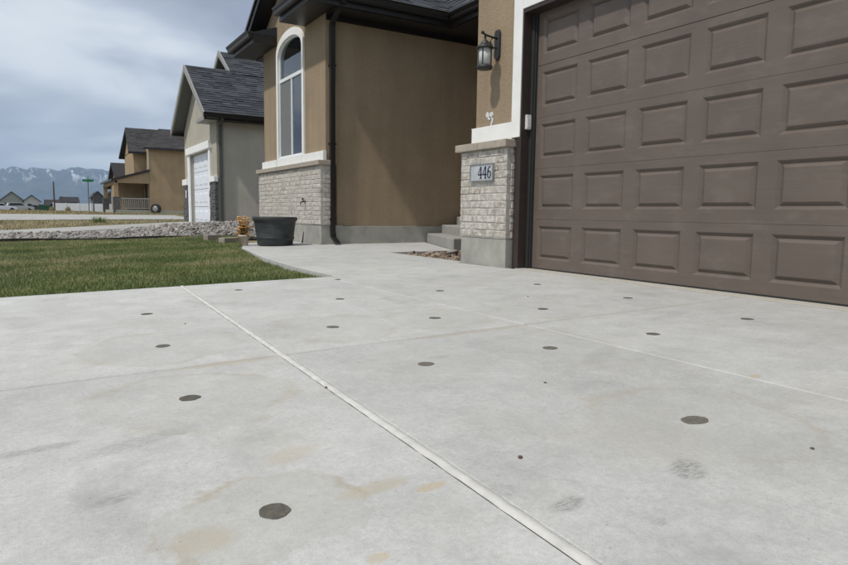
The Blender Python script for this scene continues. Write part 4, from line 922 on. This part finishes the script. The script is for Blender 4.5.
# porch
roof_slab((.25, by0-.1, 2.72), (.25, by1, 2.72), (bx0+.02, by1, 3.5), (bx0+.02, by0-.1, 3.5), .16, M['brown_metal'], ro, 'porch_roof')
MB().prism([(.5, by0+.05, 2.45), (bx0, by0+.05, 2.45), (bx0, by0+.05, 3.32), (.5, by0+.05, 2.62)], (0, .15, 0)).build('porch_gable', M['brown_stucco'], BH)
B(.45, .65, by0+.05, by1-.2, 2.36, 2.60).build('porch_beam', M['brown_stucco'], BH)
B(.5, bx0, by0, by1-.1, -.1, .52).build('porch_floor', M['foundation'], BH)
B(.9, bx0, by0+3.2, by0+3.4, .5, 2.6).build('porch_end_wall', M['brown_stucco'], BH)
for y in (by0+.25, by1-.5):
    B(.42, .72, y-.15, y+.15, 1.45, 2.45).build('porch_post', M['brown_stucco'], BH); B(.34, .80, y-.23, y+.23, .0, 1.45).build('post_base', M['dark_stone'], BH)
rl = MB().box(.9, bx0, by0+.10, by0+.15, 1.32, 1.38).box(.9, bx0, by0+.10, by0+.15, .62, .66)
M['rail_grey'] = simple('weathered_rail', (.42, .41, .39), .7, .1)
rl.build('porch_rail', M['rail_grey'], BH)
for k in range(14): x = .95+k*.135; B(x, x+.035, by0+.105, by0+.145, .66, 1.32).build('baluster', M['rail_grey'], BH)
B(bx0-.06, bx0-.01, by0+1.2, by0+2.2, .55, 2.5).build('front_door', M['dark_window'], BH)
B(bx0-.05, bx0-.01, by0+3.2, by0+5.0, 1.2, 2.4).build('window', M['dark_window'], BH)
cz = gz(2.9, 45.5)
TY = empty('tyre', (3.1, 45.6, cz), 'dark tyre standing against the tan house wall beside the porch', 'tyre')
for nm, prof_, mt in (('tread', [(.22, -.10), (.34, -.12), (.38, -.08), (.39, 0), (.38, .08), (.34, .12), (.22, .10)], M['black_rubber']), ('rim', [(.04, -.125), (.12, -.105), (.20, -.12), (.215, -.09), (.21, .07), (.05, .05)], M['steel'])):
    m = MB(); m.lathe(prof_, (0, 0, 0), 28); m.v = [(3.1+x*.78+z*.62, 45.5-x*.62+z*.78, cz+.37+y) for x, y, z in m.v]; m.build(nm, mt, TY, smooth=True)

# farther house whose roof shows over the porch, and more houses of the street beyond
def far_house(x, y, wx, wy, h, rh, wallm, roofm, label, group, ridge='x', wins=True):
    z0 = gz(x, y)-.2; H = empty('far_house', (x+wx/2, y+wy/2, z0), label, 'house', group)
    B(x, x+wx, y, y+wy, z0, z0+h).build('wall', wallm, H)
    o_ = .4; e = z0+h
    if ridge == 'x':
        yc = y+wy/2; pl = [(x-o_, y-o_, e-.1), (x-o_, yc, e+rh), (x-o_, y+wy+o_, e-.1), (x-o_, y+wy+o_, e-.3), (x-o_, yc, e+rh-.22), (x-o_, y-o_, e-.3)]
        MB().prism(pl, (wx+2*o_, 0, 0)).build('roof', roofm, H); MB().prism([(x+.01, y, e), (x+.01, y+wy, e), (x+.01, yc, e+rh-.2)], (wx-.02, 0, 0)).build('gable', wallm, H)
    else:
        xc = x+wx/2; pl = [(x-o_, y-o_, e-.1), (xc, y-o_, e+rh), (x+wx+o_, y-o_, e-.1), (x+wx+o_, y-o_, e-.3), (xc, y-o_, e+rh-.22), (x-o_, y-o_, e-.3)]
        MB().prism(pl, (0, wy+2*o_, 0)).build('roof', roofm, H); MB().prism([(x, y+.01, e), (x+wx, y+.01, e), (xc, y+.01, e+rh-.2)], (0, wy-.02, 0)).build('gable', wallm, H)
    if wins:
        for k in range(max(1, int(wx/3.2))):
            xa = x+.8+k*3.0
            f_ = B(xa-.08, xa+1.08, y-.05, y-.01, z0+1.1, z0+2.4).build('window', M['white'], H); B(xa, xa+1.0, y-.06, y-.045, z0+1.18, z0+2.32).build('pane', M['dark_window'], f_)
    return H
SB = M['shingle_brown']; M['dark_siding'] = simple('dark_slate_siding', (.075, .08, .085), .7, .08); M['pale_siding'] = simple('pale_siding', (.42, .43, .43), .7, .05); M['green_siding'] = simple('sage_siding', (.30, .33, .29), .7, .05); M['blue_siding'] = simple('blue_grey_siding', (.23, .26, .30), .7, .05)
far_house(2.75, 64, 9, 10, 3.0, 2.3, M['brown_stucco'], SB, 'house with dark gable roof showing just over the tan porch roof', 'houses beyond', 'x')
far_house(9.5, 128, 6, 10, 3.0, 1.4, M['blue_siding'], SB, 'dark roofed house glimpsed through the tan porch posts', 'houses beyond', 'y')
far_house(-13.0, 208, 5.6, 12, 3.1, 2.6, M['green_siding'], SB, 'grey gabled house at the far left with a tall dark roof', 'houses beyond', 'y')
far_house(-7.3, 200, 3.7, 10, 3.0, 1.7, M['pale_siding'], SB, 'pale gable house end right of the tall dark roof', 'houses beyond', 'y')
far_house(8.7, 190, 2.6, 9, 4.2, 1.7, M['dark_siding'], SB, 'narrow dark house just right of the street sign', 'houses beyond', 'y')
far_house(11.9, 188, 3.0, 9, 4.5, 1.6, M['dark_siding'], SB, 'dark house beside the tan porch, right of the narrow dark house', 'houses beyond', 'y')
far_house(-19.5, 210, 5.5, 12, 3.0, 1.6, M['pale_siding'], SB, 'low pale house at the left picture edge', 'houses beyond', 'x')
far_house(-2.0, 215, 4.2, 10, 2.6, 1.2, M['blue_siding'], SB, 'small dark low house behind the tall wooden pole', 'houses beyond', 'x')
far_house(2.2, 222, 4.6, 12, 3.3, 1.6, M['pale_siding'], SB, 'pale house with dark roof standing over the white fence', 'houses beyond', 'x')
# white vinyl fence
FN = empty('vinyl_fence', (2, 140, gz(2, 140)), 'long white vinyl fence across the far ground', 'fence')
fz = gz(2, 140)
for k in range(6):
    xa = -1.6+k*2.2; B(xa-.07, xa+.07, 139.93, 140.07, fz-.1, fz+1.95).build('post', M['vinyl'], FN)
    if k < 5: B(xa+.071, xa+2.129, 139.98, 140.02, fz+.05, fz+1.8).build('panel', M['vinyl'], FN)
# poles and the street sign
def pole(x, y, h, r0, label):
    z = gz(x, y); P_ = empty('utility_pole', (x, y, z), label, 'pole', 'poles'); MB().tube([(x, y, z-.3), (x, y, z+h)], [r0, r0*.7], 10).build('shaft', M['wood_pole'], P_)
pole(-1.55, 132, 5.6, .16, 'tall dark wooden pole behind the green dumpster'); pole(.2, 150, 3.3, .13, 'short dark pole right of the tall wooden pole'); pole(4.1, 120, 3.4, .12, 'dark post at the right end of the white fence')
sx_, sy_ = -.35, 60.; sz_ = gz(sx_, sy_)
SG = empty('street_sign', (sx_, sy_, sz_), 'green street name signs on a thin post before the mountains', 'street sign')
MB().tube([(sx_, sy_, sz_-.2), (sx_, sy_, sz_+2.95)], .032, 8).build('post', M['wood_pole'], SG)
B(sx_-.45, sx_+.45, sy_-.015, sy_+.015, sz_+2.72, sz_+2.94).build('name_blade', M['bright_green'], SG); MB().box(sx_-.015, sx_+.015, sy_-.45, sy_+.45, sz_+2.97, sz_+3.19).build('name_blade', M['bright_green'], SG)
# dumpster
dz_ = gz(-3.2, 128)
DU = empty('dumpster', (-3.2, 128, dz_), 'green dumpster left of the tall wooden pole', 'dumpster')
MB().hexa([(-3.95, 127.2, dz_+.1), (-2.45, 127.2, dz_+.1), (-2.45, 128.8, dz_+.1), (-3.95, 128.8, dz_+.1)], [(-4.1, 127.0, dz_+1.2), (-2.3, 127.0, dz_+1.2), (-2.3, 128.9, dz_+1.35), (-4.1, 128.9, dz_+1.35)]).build('bin', M['green_paint'], DU)
MB().hexa([(-4.12, 126.95, dz_+1.21), (-2.28, 126.95, dz_+1.21), (-2.28, 128.95, dz_+1.36), (-4.12, 128.95, dz_+1.36)], [(-4.1, 127.0, dz_+1.27), (-2.3, 127.0, dz_+1.27), (-2.3, 128.9, dz_+1.43), (-4.1, 128.9, dz_+1.43)]).build('lid', M['black_rubber'], DU)
for x in (-3.8, -2.6): B(x-.06, x+.06, 127.3, 128.7, dz_-.02, dz_+.1).build('skid', M['steel'], DU)
# parked vehicles far off
def vehicle(x, y, yaw, paint, kind, label):
    z = gz(x, y)+.03; V_ = empty('parked_vehicle', (x, y, z), label, 'car', 'vehicles parked far off')
    ca, sa = math.cos(yaw), math.sin(yaw)
    def T(m): m.v = [(x+a*ca-b*sa, y+a*sa+b*ca, z+c) for a, b, c in m.v]; return m
    L = 2.3
    if kind == 'truck': prof = [(-2.6, .45), (-2.6, 1.0), (-.6, 1.02), (1.0, 1.05), (2.4, 1.0), (2.6, .8), (2.6, .45)]; cab = [(-.7, 1.02), (-.6, 1.75), (.5, 1.78), (1.2, 1.05)]
    elif kind == 'suv': prof = [(-2.3, .4), (-2.35, 1.05), (1.1, 1.08), (2.2, .98), (2.35, .7), (2.3, .4)]; cab = [(-2.25, 1.05), (-1.95, 1.7), (.3, 1.75), (1.1, 1.08)]
    else: prof = [(-2.2, .35), (-2.25, .9), (-1.2, .95), (1.0, .92), (2.1, .78), (2.25, .6), (2.2, .35)]; cab = [(-1.6, .93), (-.9, 1.4), (.2, 1.42), (1.0, .92)]
    T(MB().prism([(a, -.9, b) for a, b in prof], (0, 1.8, 0))).build('body', paint, V_, .05); T(MB().prism([(a, -.78, b) for a, b in cab], (0, 1.56, 0))).build('cabin', paint, V_, .04)
    cc = (sum(a for a, _ in cab)/4, sum(b for _, b in cab)/4)
    T(MB().prism([(cc[0]+(a-cc[0])*.8, -.80, cc[1]+(b-cc[1])*.72+.03) for a, b in cab], (0, 1.60, 0))).build('side_windows', M['dark_window'], V_)
    for a in (-1.45, 1.45):
        for b in (-.92, .70):
            m = MB().lathe([(.20, 0), (.33, 0), (.35, .03), (.35, .19), (.33, .22), (.20, .22)], (0, 0, 0), 18); m.v = [(a+p, b+r_, .35+q) for p, q, r_ in m.v]; T(m).build('wheel', M['black_rubber'], V_)
M['car_white'] = simple('white_car_paint', (.62, .63, .64), .3, .02); M['car_dark'] = simple('dark_car_paint', (.03, .035, .045), .3, .02); M['car_silver'] = simple('silver_car_paint', (.40, .41, .42), .3, .02)
vehicle(-9.6, 128, .15, M['car_white'], 'car', 'white car at the left picture edge'); vehicle(-9.4, 146, .4, M['car_dark'], 'truck', 'dark pickup parked before the far grey house')
vehicle(-7.2, 143, .2, M['car_silver'], 'suv', 'silver vehicle parked right of the dark pickup'); vehicle(-4.6, 158, 0, M['car_dark'], 'car', 'dark car beside the pale gable house')
# shrubs by the fence
for k, (x, y, lab) in enumerate(((-2.3, 112, 'brown shrub at the left end of the white fence'), (-.1, 112, 'brown shrub in front of the middle of the white fence'))):
    n = 220; u = rng.normal(size=(n, 3)); u /= np.linalg.norm(u, axis=1)[:, None]; P = np.stack([x+u[:, 0]*.4*rng.uniform(.3, 1, n), y+u[:, 1]*.4, gz(x, y)+.35+u[:, 2]*.35], 1)
    o = blades('shrub', P, np.full(n, .25), np.full(n, .10), rng.uniform(.2, .9, n), .9, M['dry'], lab, 'shrub', rng); del o['kind']; o['group'] = 'shrubs by the fence'

# ------------------------------------------------------------------ mountains and air
mr = np.random.default_rng(4)
MX = np.linspace(-5200, 5200, 420); MY = np.concatenate([np.linspace(4600, 6900, 46), np.linspace(7000, 8200, 8)])
def fbm1(x, seed, base, octs=7, gain=.52):
    r2 = np.random.default_rng(seed); q = 0
    for k in range(octs): q = q + gain**k*np.sin(x*base*2.03**k + r2.uniform(0, 6.28))
    return q
ridge = 325 + 26*fbm1(MX, 3, .0016, 7, .62) + 9*fbm1(MX, 8, .012, 4, .6)
m = MB(); rows = []
for j, y in enumerate(MY):
    tt = np.clip((y-4700)/(6600-4700), 0, 1); back = np.clip((y-6700)/1500, 0, 1)
    spur = fbm1(MX + 260*np.sin(y*.0021+MX*.0007), 12, .0088, 5, .6)
    spur2 = fbm1(MX + .55*y, 17, .021, 4, .6)
    z = ridge*(tt**1.55)*(1-.5*back) + (spur*26+spur2*9)*np.sin(np.pi*np.clip(tt, 0, 1)**.8)*(.35+tt*.75) + 4*fbm1(MX+y*1.7, 30+j % 5, .04, 3)*tt
    z = np.maximum(z, -1.5) - 1.7
    rows.append(z); m.v += [(float(a), float(y), float(b)) for a, b in zip(MX, z)]
nx = len(MX); m.f = [(j*nx+i, j*nx+i+1, (j+1)*nx+i+1, (j+1)*nx+i) for j in range(len(MY)-1) for i in range(nx-1)]
t = NT('snow_streaked_rock'); x = t.n.new('ShaderNodeSeparateXYZ'); t.l.new(t.pos, x.inputs[0])
hn = t.math('ADD', t.math('DIVIDE', x.outputs[2], 340.), t.math('MULTIPLY', t.math('SUBTRACT', t.noise(.010, 6, .65), .5), .55))
gul = t.noise(1, 3, .6, t.map((.026, .0035, .006)))
sn = t.math('MULTIPLY', t.ramp(hn, [(.58, 0), (.90, 1)]), t.ramp(gul, [(.53, 0), (.64, .75)]))
c = t.mix(t.ramp(t.noise(.006, 5), [(.35, 0), (.65, 1)]), (.04, .052, .062), (.085, .09, .088)); c = t.mix(sn, c, (.72, .74, .78))
M['mountain'] = t.done(c, .95, spec=.1)
mo = m.build('mountains', M['mountain']); tag(mo, kind='structure')
for p in mo.data.polygons: p.use_smooth = True
HZ = B(-6500, 6500, -900, 8900, -8, 470).build('haze', None)
hm = bpy.data.materials.new('haze_air'); hm.use_nodes = True; hn_ = hm.node_tree.nodes; hn_.clear()
ho = hn_.new('ShaderNodeOutputMaterial'); hv = hn_.new('ShaderNodeVolumePrincipled'); hv.inputs['Color'].default_value = (.54, .74, 1.0, 1); hv.inputs['Density'].default_value = 1.35e-4; hv.inputs['Anisotropy'].default_value = .0
hm.node_tree.links.new(hv.outputs[0], ho.inputs['Volume']); HZ.data.materials.append(hm)
tag(HZ, 'pale blue haze in the air before the mountains', 'haze', kind='stuff')
